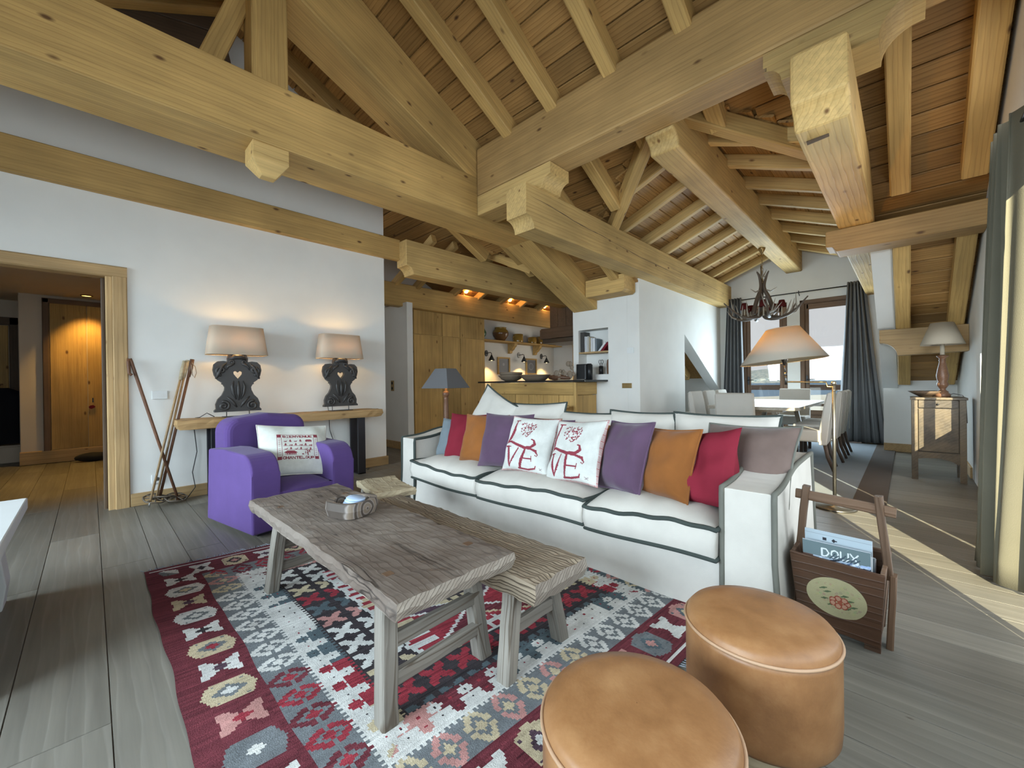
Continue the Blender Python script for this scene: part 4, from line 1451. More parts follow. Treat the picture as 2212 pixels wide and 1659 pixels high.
BN = thing('bench', 'thick gnarled grey plank bench between the elm table and the sofa', 'bench', (1.235, 0.945, 0), PI/2)
rough_slab('bench_top', BN, 0.0, 1.42, -0.155, 0.155, 0.305, 0.388, 'bench', 'elm_edge', 9, 0.006, 40, 10, dish=0.004)
for (lx, ly, tx, ty) in ((0.12, 0.185, 0.15, 0.115), (0.13, -0.15, 0.16, -0.105), (1.28, 0.175, 1.25, 0.115), (1.28, -0.15, 1.25, -0.105)):
    splay_leg('leg', BN, (tx, ty, 0.32), (lx, ly, 0.0), 0.062, 0.055, 'elm_leg')
for lx in (0.14, 1.265):
    timber('stretcher', (lx, 0.15, 0.17), (lx, -0.13, 0.17), 0.03, 0.05, 'elm_leg', BN, ch=0.004, wob=0.002, seg=3)

ST = thing('stool', 'pale wooden stool with a slightly dished top behind the plank bench', 'stool', (1.41, 2.46, 0), R(78))
rough_slab('stool_top', ST, 0.0, 0.46, -0.135, 0.135, 0.345, 0.395, 'stoolwood', 'stoolwood', 12, 0.005, 14, 8, dish=0.010)
for sx, sy in ((0.07, 0.10), (0.07, -0.10), (0.39, 0.10), (0.39, -0.10)):
    splay_leg('leg', ST, (sx, sy, 0.36), (sx+(0.03 if sx > 0.2 else -0.03), sy*1.35, 0.0), 0.04, 0.04, 'elm_leg')

# wooden bowl with pale blue coasters
bw = thing('wooden_bowl', 'square-cut log bowl with bark rings on the elm table', 'bowl', (0.905, 2.00, 0.4605), R(18))
mb = MB()
so = [(0.105*math.copysign(abs(math.cos(a))**0.55, math.cos(a)), 0.105*math.copysign(abs(math.sin(a))**0.55, math.sin(a))) for a in [2*PI*k/40 for k in range(40)]]
ci = [(0.083*math.cos(2*PI*k/40), 0.083*math.sin(2*PI*k/40)) for k in range(40)]
vs = [(x_*0.92, y_*0.92, 0.0) for x_, y_ in so]+[(x_, y_, 0.035) for x_, y_ in so]+[(x_*0.97, y_*0.97, 0.072) for x_, y_ in so]+[(x_, y_, 0.070) for x_, y_ in ci]+[(x_*0.92, y_*0.92, 0.025) for x_, y_ in ci]
fs = []
for r_ in range(4):
    for k in range(40):
        l = (k+1) % 40
        fs.append((r_*40+k, r_*40+l, (r_+1)*40+l, (r_+1)*40+k))
fs += [tuple(range(40))[::-1], tuple(160+k for k in range(40))]
mb.add(vs, fs)


def bowlmat():
    m, nt, b = newmat('ringed_log', (0.3, 0.25, 0.2), 0.6)
    tc = nd(nt, 'ShaderNodeTexCoord')
    mp = nd(nt, 'ShaderNodeMapping')
    mp.inputs['Location'].default_value = (0, 0, -0.036)
    nt.links.new(tc.outputs['Object'], mp.inputs[0])
    wv = nd(nt, 'ShaderNodeTexWave', wave_type='RINGS', rings_direction='Y')
    wv.inputs['Scale'].default_value = 9
    wv.inputs['Distortion'].default_value = 1.5
    nt.links.new(mp.outputs[0], wv.inputs[0])
    r = ramp(nt, wv.outputs['Fac'], [(0.15, (0.06, 0.045, 0.035)), (0.4, (0.24, 0.21, 0.19)), (0.8, (0.17, 0.13, 0.095))])
    nt.links.new(r.outputs[0], b.inputs['Base Color'])
    return m


MT['bowl'] = bowlmat()
mb.build('log_body', 'bowl', bw)
for k in range(5):
    tag(MB().lathe([(0.052-0.002*k, 0), (0.054-0.002*k, 0.004), (0.050-0.002*k, 0.008)], (0, 0, 0), 28).build('coaster', 'bluewater', loc=(0.902+0.004*k, 2.0-0.003*k, 0.4875+0.0105*k), rot=(R(1.5*k), R(1.0*k), 0)),
        ['lowest pale blue disc in the log bowl', 'second lowest pale blue disc in the log bowl', 'middle pale blue disc of the five in the log bowl', 'second highest pale blue disc in the log bowl', 'topmost pale blue disc in the log bowl on the table'][k], 'coaster', 'pale blue discs in the log bowl')


# poufs
def pouf(label, x, y, r, z0, z1, rz):
    p = thing('pouf', label, 'pouf', (x, y, 0), rz)
    mb = MB()
    prof = [(r*0.95, z0), (r*0.985, z0+0.012), (r, z0+0.05), (r*1.0, z1-0.045), (r*0.995, z1-0.028)]
    mb.lathe(prof, n=64)
    mb.build('leather_side', 'leather', p)
    prof = [(r*0.993, z1-0.028), (r*0.975, z1-0.012), (r*0.93, z1-0.002), (r*0.75, z1+0.006), (r*0.4, z1+0.010), (0.001, z1+0.011)]
    mb = MB().lathe(prof, n=64, caps=False)
    mb.build('leather_top', 'leather', p)
    MB().tube([(r*1.003*math.cos(2*PI*k/72), r*1.003*math.sin(2*PI*k/72), z1-0.026) for k in range(72)], 0.0042, 8, closed=True).build('piping', 'leather_seam', p)
    for k in range(3):
        a = 2*PI*k/3+0.2
        mb = MB().lathe([(0.046, 0.0), (0.050, z0*0.5), (0.056, z0+0.015)], (0, 0, 0), 24)
        mb.build('leg', 'stoolwood', p, loc=(0.085*math.cos(a), 0.085*math.sin(a), 0))
    return p


pouf('tan leather drum pouf closest to the camera, cut by the lower frame edge', 0.766, 0.40, 0.192, 0.165, 0.435, 0.3)
pouf('tan leather drum pouf with a wooden leg beside the magazine crate', 1.304, 0.308, 0.188, 0.165, 0.435, -0.985)

# ================================================================== KILIM RUG
RC = {'A': (0.205, 3.25), 'B': (2.36, 2.93), 'C': (2.36, 0.60), 'D': (0.20, 0.70)}
CW, CH = 330, 400
RW, RH = 2.15, 2.42
xs = (np.arange(CW)+0.5)/CW*RW
ys = (np.arange(CH)+0.5)/CH*RH
XX, YY = np.meshgrid(xs, ys)
ROWQ = np.floor(YY/0.0085)
q = 0.0115
pal = np.array([(0.115, 0.026, 0.034), (0.135, 0.147, 0.155), (0.50, 0.50, 0.475), (0.037, 0.031, 0.034), (0.235, 0.030, 0.042), (0.42, 0.355, 0.235), (0.40, 0.205, 0.185), (0.078, 0.105, 0.118), (0.075, 0.045, 0.062)], dtype=np.float32)
MAR, GRE, WHI, DRK, RED, CRE, PNK, TEA, PLM = range(9)
rng = np.random.default_rng(5)
idx = np.full(XX.shape, DRK)
dx, dy = np.minimum(XX, RW-XX), np.minimum(YY, RH-YY)
d = np.minimum(dx, dy)
horiz = dy < dx                      # band runs along x
s = np.where(horiz, XX, YY)
side = np.where(horiz, np.where(YY < RH/2, 0, 1), np.where(XX < RW/2, 2, 3))


def hsh(k, m, salt=0):
    return ((k*73856093+side*19349663+salt*83492791) % 1000003) % m


def stepq(v, st):
    return np.round(v/st)*st


# outer maroon band with hexagons
b1 = d < 0.235
idx[b1] = MAR
idx[(dy > 0.030) & (dy < 0.040) & (dx > 0.02)] = WHI
t = (d-0.055)/0.165
per = 0.165
k1 = np.floor(s/per).astype(int)
sp = (s/per-k1-0.5)*per
a = np.abs(stepq(sp, 0.0085))/0.066
bb = np.abs(t-0.5)*2
rad = np.maximum(a, a*0.5+np.maximum(0, stepq(bb, 0.09)-0.30)/0.66*0.95)
hexa = (rad < 1.0) & (t > 0) & (t < 1)
cols1 = np.array([WHI, CRE, PNK, GRE, WHI, WHI, CRE])[hsh(k1, 7)]
cols2 = np.array([DRK, GRE, GRE, PLM, TEA, DRK])[hsh(k1, 6, 3)]
cols3 = np.array([WHI, PNK, RED, CRE, WHI])[hsh(k1, 5, 5)]
star = ((np.abs(a-(1-bb)*0.9) > 0.30) & (rad < 0.78) & (bb < 0.62)) | (rad < 0.30)
odd = k1 % 2 == 1
hx = hexa & b1 & ~odd
idx[hx] = cols1[hx]
m = hx & star
idx[m] = cols2[m]
m = hx & (a+bb < 0.34)
idx[m] = cols3[m]
arrow = ((np.abs(a-bb*0.85) < 0.34) & (np.maximum(a, bb) < 0.80)) | ((a < 0.25) & (bb < 0.7))
m = b1 & odd & (t > 0) & arrow
idx[m] = cols1[m]
m = b1 & odd & (a+bb < 0.36)
idx[m] = np.array([RED, DRK, WHI, PLM])[hsh(k1, 4, 9)][m]
# grey band with lozenge rings
b2 = (d >= 0.235) & (d < 0.375)
idx[b2] = np.where(hsh(np.floor(s/0.7).astype(int), 3, 2)[b2] == 0, TEA, GRE)
t = (d-0.235)/0.14
per = 0.118
k2 = np.floor(s/per).astype(int)
sp = (s/per-k2-0.5)*per
a = np.abs(stepq(sp, 0.0085))/0.046
bb = np.abs(stepq(t-0.5, 0.08))*2/0.82
r_ = a*0.72+bb*0.62
ring = (r_ < 0.92) & (r_ > 0.52) & (a < 0.95) & (bb > 0.12)
c1 = np.array([WHI, RED, CRE, WHI, MAR, PNK])[hsh(k2, 6, 4)]
m = b2 & ring
idx[m] = c1[m]
m = b2 & (r_ < 0.28)
idx[m] = np.array([WHI, RED, CRE])[hsh(k2, 3, 6)][m]
# white flower band
b3 = (d >= 0.375) & (d < 0.505)
idx[b3] = WHI
t = (d-0.375)/0.13
k3 = np.floor(s/0.30).astype(int)
blk = np.array([RED, PNK, TEA, CRE, MAR, WHI])[hsh(k3, 6, 8)]
m = b3 & (t > 0.52)
idx[m] = blk[m]
per = 0.062
k4 = np.floor(s/per).astype(int)
fx = stepq((s/per-k4-0.5)*per, q*0.7)
for tc_, col_up in ((0.34, True), (0.70, False)):
    fy = stepq((t-tc_)*0.13, q*0.7)
    flower = (np.abs(fx)+np.abs(fy) < 0.026) | (np.maximum(np.abs(fx), np.abs(fy)) < 0.017)
    m = b3 & flower & ((k4 % 2 == 0) == col_up)
    idx[m] = (blk if col_up else np.full_like(blk, WHI))[m]
    m = b3 & flower & (np.abs(fx)+np.abs(fy) < 0.008)
    idx[m] = np.where(hsh(k4, 2, 1) == 0, DRK, RED)[m]
for dd in (0.375, 0.505):
    m = (np.abs(d-dd) < 0.011) & ((s % 0.022) < 0.011)
    idx[m] = WHI if dd < 0.4 else DRK
# dark field with butterfly crosses
fld = d >= 0.505
idx[fld] = DRK
per = 0.125
gx, gy = np.floor((XX-0.505)/per), np.floor((YY-0.505)/per)
cx_ = stepq(((XX-0.505)/per-gx-0.5)*per, q*0.8)
cy_ = stepq(((YY-0.505)/per-gy-0.5)*per, q*0.8)
cross = (np.abs(np.abs(cx_)-np.abs(cy_)) < 0.020) & (np.maximum(np.abs(cx_), np.abs(cy_)) < 0.048)
ckey = (gx*7+gy*13).astype(int) % 7
ccol = np.array([WHI, WHI, PNK, TEA, RED, CRE, WHI])[ckey]
ringd = fld & (d < 0.70)
m = ringd & cross
idx[m] = ccol[m]
# central medallions
inn = d >= 0.665
mx = np.abs(stepq(XX-RW/2, q))
period = 0.46
km = np.floor((YY-0.62)/period).astype(int)
my = np.abs(stepq(((YY-0.62)/period-km-0.5)*period, q))
hexr = np.maximum(mx/0.40, (mx*0.62+my)/0.30)
zig = mx+0.35*np.abs(((YY/0.07) % 2)-1)*0.07
mcol = np.array([RED, PLM, MAR, RED])[km % 4]
idx[inn & (zig < 0.385)] = WHI
idx[inn & (zig < 0.362)] = RED
tri = inn & (zig < 0.362) & (((YY/0.062) % 1) < 0.5) & (mx > 0.25)
idx[tri] = np.where(km % 2 == 0, WHI, CRE)[tri]
m = inn & (hexr < 0.86)
idx[m] = WHI
m = inn & (hexr < 0.80)
idx[m] = mcol[m]
m = inn & (hexr < 0.58)
idx[m] = np.where(km % 2 == 0, CRE, WHI)[m]
m = inn & (hexr < 0.53)
idx[m] = np.array([MAR, CRE, RED, GRE])[km % 4][m]
tree = (hexr < 0.44) & ((np.abs((mx % 0.056)-0.028) < 0.011) | ((np.abs((my % 0.05)-0.025) < 0.009) & (mx < 0.13)))
m = inn & tree
idx[m] = np.array([WHI, DRK, WHI, DRK])[km % 4][m]
colr = pal[idx].copy()
jit = rng.normal(1, 0.05, (CH, 1, 1))*rng.normal(1, 0.04, (CH, CW, 1))
streak = np.repeat(rng.normal(1, 0.16, (CH, CW//11+1, 1)), 11, 1)[:, :CW]
streak = np.where(np.isin(idx, [MAR, DRK, PLM, RED])[..., None], streak, 1)
colr = np.clip(colr*jit*streak, 0.004, 0.9)
A, B, C_, D_ = (np.array(RC[k]) for k in 'ABCD')
uu = np.arange(CW+1)/CW
vv = np.arange(CH+1)/CH
U, V = np.meshgrid(uu, vv)
PXY = (A*(1-U)[..., None]*(1-V)[..., None]+B*U[..., None]*(1-V)[..., None]+C_*U[..., None]*V[..., None]+D_*(1-U)[..., None]*V[..., None])
edgew = 0.0045*np.sin(V*17)+0.003*np.sin(V*41+1)
PXY[..., 0] += edgew*(1-U)**3
ZZ = 0.009+0.0015*np.sin(PXY[..., 0]*13)*np.sin(PXY[..., 1]*11)
verts = np.concatenate([PXY, ZZ[..., None]], -1).reshape(-1, 3)
ii, jj = np.meshgrid(np.arange(CW), np.arange(CH))
b0 = (jj*(CW+1)+ii).ravel()
faces = np.stack([b0, b0+CW+1, b0+CW+2, b0+1], -1)
me = bpy.data.meshes.new('kilim_rug')
me.vertices.add(len(verts))
me.vertices.foreach_set('co', verts.ravel())
me.loops.add(faces.size)
me.loops.foreach_set('vertex_index', faces.ravel())
me.polygons.add(len(faces))
me.polygons.foreach_set('loop_start', np.arange(0, faces.size, 4))
me.polygons.foreach_set('loop_total', np.full(len(faces), 4))
me.materials.append(MT['kilim'])
me.update(calc_edges=True)
me.validate()
rug = bpy.data.objects.new('kilim_rug', me)
COL.objects.link(rug)
tag(rug, 'maroon and grey geometric kilim rug under the coffee table', 'rug')
setprint(rug, colr.reshape(-1, 3))
# body of the rug under the woven face
RI = {'A': (0.235, 3.23), 'B': (2.34, 2.91), 'C': (2.34, 0.62), 'D': (0.235, 0.72)}
MB().add([(RI[k][0], RI[k][1], 0.0012) for k in 'ABCD']+[(RI[k][0], RI[k][1], 0.0060) for k in 'ABCD'],
         [(0, 1, 2, 3), (7, 6, 5, 4), (0, 4, 5, 1), (1, 5, 6, 2), (2, 6, 7, 3), (3, 7, 4, 0)]).build('rug_backing', 'fringe', rug)
fr = MB()
for (p, qv, out) in ((RC['A'], RC['B'], 1), (RC['D'], RC['C'], -1)):
    for k in range(150):
        t_ = (k+0.5)/150
        x_ = p[0]+(qv[0]-p[0])*t_
        y_ = p[1]+(qv[1]-p[1])*t_
        L = random.uniform(0.035, 0.06)
        sx = random.uniform(-0.02, 0.02)
        fr.tube([(x_, y_-out*0.003, 0.006), (x_+sx*0.5, y_+out*L*0.5, 0.007), (x_+sx, y_+out*L, 0.0035)], 0.0022, 4)
fo = fr.build('fringe', 'fringe', rug)
fo['kind'] = 'stuff'

# ================================================================== CONSOLE, ITS LAMPS, SKI POLES
CN = thing('console_table', 'thick oak beam console on black steel legs along the white wall', 'console table', (0.56, 4.82, 0))
o = rough_slab('slab_top', CN, 0.0, 2.03, 0.0, 0.31, 0.70, 0.79, 'slab', 'slab', 31, 0.006, 30, 8)
for lx in (0.25, 1.72):
    for ly in (0.02, 0.23):
        MB().box(lx, lx+0.09, ly, ly+0.03, 0.0, 0.70).build('leg', 'blackwood', CN, bevel=0.002)
    MB().box(lx, lx+0.09, 0.02, 0.26, 0.0, 0.012).build('foot_bar', 'blackwood', CN)

heart = [(0.0, -0.048), (0.022, -0.02), (0.04, 0.006), (0.041, 0.026), (0.026, 0.036), (0.010, 0.033), (0.0, 0.022), (-0.010, 0.033), (-0.026, 0.036), (-0.041, 0.026), (-0.04, 0.006), (-0.022, -0.02)]
half = [(0.195, 0.0), (0.200, 0.02), (0.190, 0.028), (0.193, 0.075), (0.175, 0.125), (0.140, 0.165), (0.118, 0.215), (0.114, 0.245), (0.128, 0.272), (0.140, 0.276), (0.138, 0.292), (0.172, 0.318), (0.200, 0.365), (0.212, 0.42), (0.203, 0.475), (0.172, 0.506), (0.125, 0.512), (0.088, 0.505), (0.090, 0.54), (0.078, 0.575), (0.045, 0.595), (0.0, 0.60)]


def carved_lamp(x, label, power):
    L = thing('carved_lamp', label, 'lamp', (x, 4.975, 0.792))
    pts = half+[(-a, b) for a, b in half[-2::-1]]
    hz = 0.375
    hole = [(a, b+hz) for a, b in heart]
    # outline with a keyhole slit to the heart-shaped hole
    slit = pts[:len(half)] + [(hole[6][0]+0.0002, hole[6][1])]+[hole[(6-k) % 12] for k in range(1, 12)]+[(hole[6][0]-0.0002, hole[6][1]), (-0.0002, 0.60)]+pts[len(half):]
    b_ = MB().prism(slit, -0.022, 0.022)
    o = b_.build('carved_base', 'carved', L, loc=(0, 0, 0.055))
    for sx in (-1, 1):
        def spiral(cx, cz, r0, turns, a0, d):
            return [(sx*(cx+r0*(1-k/26*0.85)*math.cos(a0+d*k/26*turns*2*PI)), -0.024, cz+r0*(1-k/26*0.85)*math.sin(a0+d*k/26*turns*2*PI)) for k in range(27)]
        rl_ = [('scroll', spiral(0.125, 0.055, 0.05, 1.6, 1.2, 1), [0.014]*20+[0.012, .011, .010, .009, .008, .007, .006]),
               ('scroll', spiral(0.145, 0.415, 0.048, 1.2, -1.6, 1), 0.014),
               ('leaf', [(sx*0.19, -0.022, 0.33), (sx*0.17, -0.028, 0.38), (sx*0.14, -0.028, 0.45), (sx*0.10, -0.024, 0.49)], [0.008, 0.018, 0.016, 0.006]),
               ('leaf', [(sx*0.02, -0.022, 0.12), (sx*0.045, -0.028, 0.18), (sx*0.055, -0.028, 0.25), (sx*0.04, -0.022, 0.31)], [0.006, 0.015, 0.014, 0.005]),
               ('leaf', [(sx*0.015, -0.022, 0.04), (sx*0.04, -0.028, 0.08), (sx*0.07, -0.026, 0.12), (sx*0.10, -0.022, 0.15)], [0.006, 0.015, 0.013, 0.005]),
               ('leaf', [(sx*0.03, -0.022, 0.49), (sx*0.06, -0.03, 0.475), (sx*0.09, -0.026, 0.455), (sx*0.10, -0.022, 0.42)], [0.01, 0.016, 0.013, 0.005]),
               ('scroll', spiral(0.05, 0.50, 0.022, 1.1, 0, 1), 0.010)]
        for nm, path, rr in rl_:
            MB().tube(path, rr, 6).build(nm, 'carved', o)
    MB().tube([(0, -0.022, 0.11), (0, -0.03, 0.18), (0, -0.03, 0.24), (0, -0.024, 0.31)], [0.006, 0.018, 0.016, 0.006], 6).build('leaf', 'carved', o)
    MB().tube([(-0.07, -0.02, 0.53), (-0.03, -0.034, 0.555), (0.03, -0.034, 0.555), (0.07, -0.02, 0.53)], [0.014, 0.026, 0.026, 0.014], 8).build('crown_boss', 'carved', o)
    MB().box(-0.205, 0.205, -0.028, 0.026, -0.004, 0.016).build('base_moulding', 'carved', o)
    for sx in (-0.1, 0.1):
        MB().tube([(sx, 0, 0.0), (sx, 0, 0.06)], 0.004, 6).build('stand_rod', 'black', L)
    MB().box(-0.13, 0.13, -0.06, 0.06, -0.001, 0.004).build('stand_plate', 'black', L)
    MB().tube([(0, 0, 0.65), (0, 0, 0.72)], 0.008, 8).ball((0, 0, 0.675), 0.014).build('socket', 'brass', L)
    mb = MB()
    n = 48

    def ring(hx, hy, z):
        out = []
        for k in range(n):
            a = 2*PI*k/n
            c, s_ = math.cos(a), math.sin(a)
            out.append((hx*math.copysign(abs(c)**0.42, c), hy*math.copysign(abs(s_)**0.42, s_), z))
        return out
    rb, rt = ring(0.265, 0.13, 0.632), ring(0.228, 0.105, 0.915)
    mb.add(rb+rt, [(k, (k+1) % n, n+(k+1) % n, n+k) for k in range(n)], 0, True)
    sh = mb.build('lamp_shade', 'shade_linen', L, solid=0.002)
    MB().tube(rb, 0.003, 6, closed=True).tube(rt, 0.003, 6, closed=True).build('shade_rim', 'shade_linen', sh)
    d_ = bpy.data.lights.new('carved_lamp_glow', 'POINT')
    d_.energy = power
    d_.color = (1.0, 0.62, 0.24)
    d_.shadow_soft_size = 0.035
    lo = bpy.data.objects.new('carved_lamp_glow', d_)
    COL.objects.link(lo)
    lo.parent = L
    lo.location = (0.0, 0.0, 0.775)
    return L


carved_lamp(1.062, 'carved black wood lamp above the armchair, nearer the doorway, lit linen shade', 5.5)
carved_lamp(2.125, 'carved black wood lamp at the kitchen end of the console, lit linen shade', 5.5)
for pts, lab in (([(0.86, 4.97, 0.80), (0.80, 4.98, 0.84), (0.745, 5.0, 0.80), (0.73, 5.125, 0.79), (0.72, 5.14, 0.68), (0.74, 5.14, 0.45), (0.70, 5.13, 0.25), (0.72, 5.12, 0.10), (0.66, 5.10, 0.02), (0.58, 5.06, 0.012), (0.50, 5.05, 0.008)], 'dark lamp cable hanging from the doorway end of the console'),
                 ([(1.98, 5.0, 0.85), (2.02, 5.08, 0.80), (2.05, 5.145, 0.77), (2.06, 5.15, 0.55), (2.12, 5.145, 0.35), (2.2, 5.13, 0.2), (2.3, 5.12, 0.10), (2.42, 5.09, 0.012), (2.52, 5.05, 0.006), (2.45, 4.98, 0.006)], 'dark lamp cable hanging at the kitchen end of the console')):
    tag(MB().tube(pts, 0.004, 6).build('lamp_cable', 'cord'), lab, 'cable')


def wall_plate_item(name, label, cat, x, z, w, h, mat, kind):
    t = thing(name, label, cat, (x, 5.165, z))
    MB().box(-w/2, w/2, -0.012, -0.0005, -h/2, h/2).build('cover_plate', mat, t, bevel=0.003)
    if kind == 'round':
        MB().prism([(0.024*math.cos(2*PI*k/24), 0.024*math.sin(2*PI*k/24)) for k in range(24)], -0.015, -0.011).build('dial_button', 'white', t)
    else:
        for q in kind:
            MB().prism([(q+0.017*math.cos(2*PI*k/20), 0.017*math.sin(2*PI*k/20)) for k in range(20)], -0.0135, -0.0118).build('socket_face', 'pewter', t)
    return t


wall_plate_item('light_switch', 'white wall switch with a round button between the ski poles', 'switch', 0.464, 1.028, 0.115, 0.08, 'white', 'round')
wall_plate_item('wall_socket', 'white socket low on the wall behind the ski poles', 'socket', 0.438, 0.225, 0.085, 0.085, 'white', (0.0,))
wall_plate_item('wall_socket', 'white double socket under the console near the kitchen', 'socket', 2.43, 0.235, 0.155, 0.085, 'white', (-0.038, 0.038))

pA = thing('walking_cane', 'brown cane with a curled hook handle leaning beside the door frame', 'cane', (0.575, 4.99, 0.012))
pth = [(0, 0, 0), (-0.31, 0.12, 1.33)]
MB().tube([(0, 0, 0), (-0.155, 0.06, 0.66), (-0.31, 0.115, 1.325), (-0.318, 0.118, 1.352), (-0.327, 0.118, 1.352), (-0.331, 0.11, 1.32), (-0.327, 0.09, 1.22), (-0.316, 0.083, 1.203), (-0.306, 0.083, 1.215)], [0.011, 0.0125, 0.0135, 0.014, 0.014, 0.014, 0.012, 0.011, 0.009], 10).build('shaft', 'cane', pA)
pB = thing('ski_pole', 'tan bamboo ski pole with a silver tip leaning in front of the others', 'ski pole', (0.368, 4.96, 0.012))
MB().tube([(0, 0, 0.045), (0.14, 0.075, 0.70), (0.245, 0.13, 1.17)], [0.009, 0.010, 0.010], 10).build('shaft', 'bamboo', pB)
MB().tube([(0.245, 0.13, 1.16), (0.262, 0.138, 1.25), (0.283, 0.147, 1.345)], [0.016, 0.019, 0.017], 10).build('cork_grip', 'stoolwood', pB)
MB().tube([(-0.008, -0.004, 0.0), (0, 0, 0.06)], [0.006, 0.0095], 8).build('metal_tip', 'chrome', pB)
pC = thing('ski_pole', 'brown ski pole with a leather strap loop at its grip', 'ski pole', (0.435, 5.02, 0.05))
MB().tube([(0, 0, 0), (0.13, 0.05, 0.62), (0.245, 0.085, 1.17)], 0.0115, 10).build('shaft', 'cane', pC)
MB().tube([(0.243, 0.085, 1.15), (0.262, 0.088, 1.24), (0.275, 0.09, 1.325)], [0.014, 0.018, 0.018], 10).build('grip', 'cane', pC)
MB().tube([(0.27, 0.075, 1.29), (0.292, 0.06, 1.25), (0.300, 0.05, 1.19), (0.285, 0.05, 1.14), (0.268, 0.06, 1.17), (0.265, 0.07, 1.27)], 0.004, 6).build('wrist_strap', 'thong', pC)
pD = thing('ski_pole', 'second tan bamboo ski pole half hidden behind the silver tipped one', 'ski pole', (0.41, 5.0, 0.05))
MB().tube([(0, 0, 0), (0.12, 0.06, 0.6), (0.232, 0.10, 1.15)], 0.009, 10).build('shaft', 'bamboo', pD)
MB().tube([(0.228, 0.10, 1.14), (0.247, 0.105, 1.23), (0.264, 0.11, 1.315)], [0.014, 0.017, 0.015], 10).build('cork_grip', 'stoolwood', pD)
for k, (bx, by, bz, rx, ry) in enumerate(((0.405, 5.0, 0.075, 18, 10), (0.475, 5.02, 0.06, -12, 20), (0.555, 5.0, 0.055, 10, -14))):
    bk = thing('pole_basket', ['woven cane snow basket round the silver tip pole', 'woven cane snow basket in the middle of the tangle', 'woven cane snow basket at the foot of the hooked cane'][k], 'snow basket', (bx, by, bz), rot=(R(rx), R(ry), R(40*k)))
    MB().tube([(0.085*math.cos(2*PI*q_/28), 0.085*math.sin(2*PI*q_/28), 0.004*math.sin(q_)) for q_ in range(28)], 0.007, 6, closed=True).build('rim', 'basket', bk)
    for q_ in range(4):
        a = PI*q_/4
        MB().tube([(-0.085*math.cos(a), -0.085*math.sin(a), 0), (0, 0, 0.012), (0.085*math.cos(a), 0.085*math.sin(a), 0)], 0.005, 5).build('leather_spoke', 'basket', bk)

# ================================================================== HEARTH AT THE LEFT
fp = thing('fireplace_hearth', 'pale stone hearth ledge at the edge near the doorway', 'fireplace', (-0.9, 2.2, 0))
mb = MB().box(0.0, 0.655, 0.0, 1.27, 0.445, 0.505)
mb.build('ledge_slab', 'stone', fp, bevel=0.006)
for yy in (1.02, 0.1):
    pr = [(0.0, 0.0), (0.585, 0.0), (0.60, 0.12), (0.585, 0.25), (0.60, 0.40), (0.645, 0.445), (0.0, 0.445)]
    MB().prism(pr, yy, yy+0.15).build('stone_bracket', 'stone', fp, bevel=0.006)
MB().box(0.02, 0.40, 0.25, 1.02, 0.0, 0.44).build('firebox', 'dark', fp)

# ================================================================== MAGAZINE CRATE
ang = R(-92.5)
CRx, CRy = 2.185, 0.355
cr = thing('magazine_crate', 'antique brown wooden carrying crate with a painted flower oval by the sofa arm', 'crate', (CRx, CRy, 0), ang)
# local x runs along the front (towards the camera's right), local y into the crate
W_, D_ = 0.272, 0.20


def panel(name, pts, th, mat, nrm):
    return None


def slabq(name, q0, q1, q2, q3, off, mat):
    """Board given by four corners and an offset vector for its thickness."""
    off = Vector(off)
    vs = [Vector(p) for p in (q0, q1, q2, q3)]
    vs += [v+off for v in vs]
    return MB().add(vs, [(3, 2, 1, 0), (4, 5, 6, 7), (0, 1, 5, 4), (1, 2, 6, 5), (2, 3, 7, 6), (3, 0, 4, 7)]).build(name, mat, cr, bevel=0.004)


Hc = 0.345
fo_ = -0.05     # front leans outwards at the top
slabq('front_board', (0.0, 0, 0.035), (W_, 0, 0.02), (W_+0.02, fo_, Hc-0.012), (-0.022, fo_, Hc), (0, 0.018, 0), 'antique')
slabq('back_board', (0.0, D_, 0.03), (W_, D_, 0.03), (W_+0.02, D_+0.04, Hc+0.005), (-0.02, D_+0.04, Hc+0.005), (0, -0.018, 0), 'antique')
slabq('side_board', (0.004, 0.015, 0.03), (0.004, D_-0.015, 0.03), (-0.02, D_+0.02, Hc+0.03), (-0.02, fo_+0.018, Hc), (0.016, 0, 0), 'antique')
slabq('side_board', (W_-0.02, 0.015, 0.03), (W_-0.02, D_-0.015, 0.03), (W_+0.003, D_+0.02, Hc), (W_+0.003, fo_+0.018, Hc-0.01), (0.016, 0, 0), 'antique_edge')
MB().box(0.01, W_-0.01, 0.01, D_-0.01, 0.03, 0.045).build('bottom_board', 'antique', cr)
for fx in (0.0, W_-0.05):
    MB().box(fx, fx+0.05, 0.004, 0.03, 0.0, 0.035).build('foot', 'antique', cr)
for sx, lean, topx in ((-0.016, 0.0, 0.02), (W_+0.022, 0.0, W_-0.008)):
    o = timber('side_post', (sx, 0.085, 0.0), (sx+(0.0 if sx < 0 else 0.012), 0.085, 0.30), 0.05, 0.022, 'antique_edge', cr, ch=0.004, wob=0.0015, seg=3, upv=(1, 0, 0))
    o = timber('handle_post', (sx, 0.085, 0.28), (topx, 0.075, 0.615), 0.038, 0.026, 'antique_edge', cr, ch=0.004, wob=0.0015, seg=3, upv=(1, 0, 0))
timber('carry_bar', (-0.022, 0.078, 0.575), (W_+0.045, 0.078, 0.555), 0.022, 0.042, 'antique_edge', cr, ch=0.005, wob=0.0015, seg=4)
cv = Canvas(90, 70, (0.30, 0.27, 0.155))
rnd = random.Random(8)
cv.disc(0.5, 0.5, 0.475, (0.30, 0.27, 0.155))
for k in range(60):
    x_, y_ = rnd.uniform(.12, .88), rnd.uniform(.15, .85)
    cv.disc(x_, y_, rnd.uniform(.015, .04), (0.26+rnd.uniform(-.03, .05), 0.235+rnd.uniform(-.03, .05), 0.14))
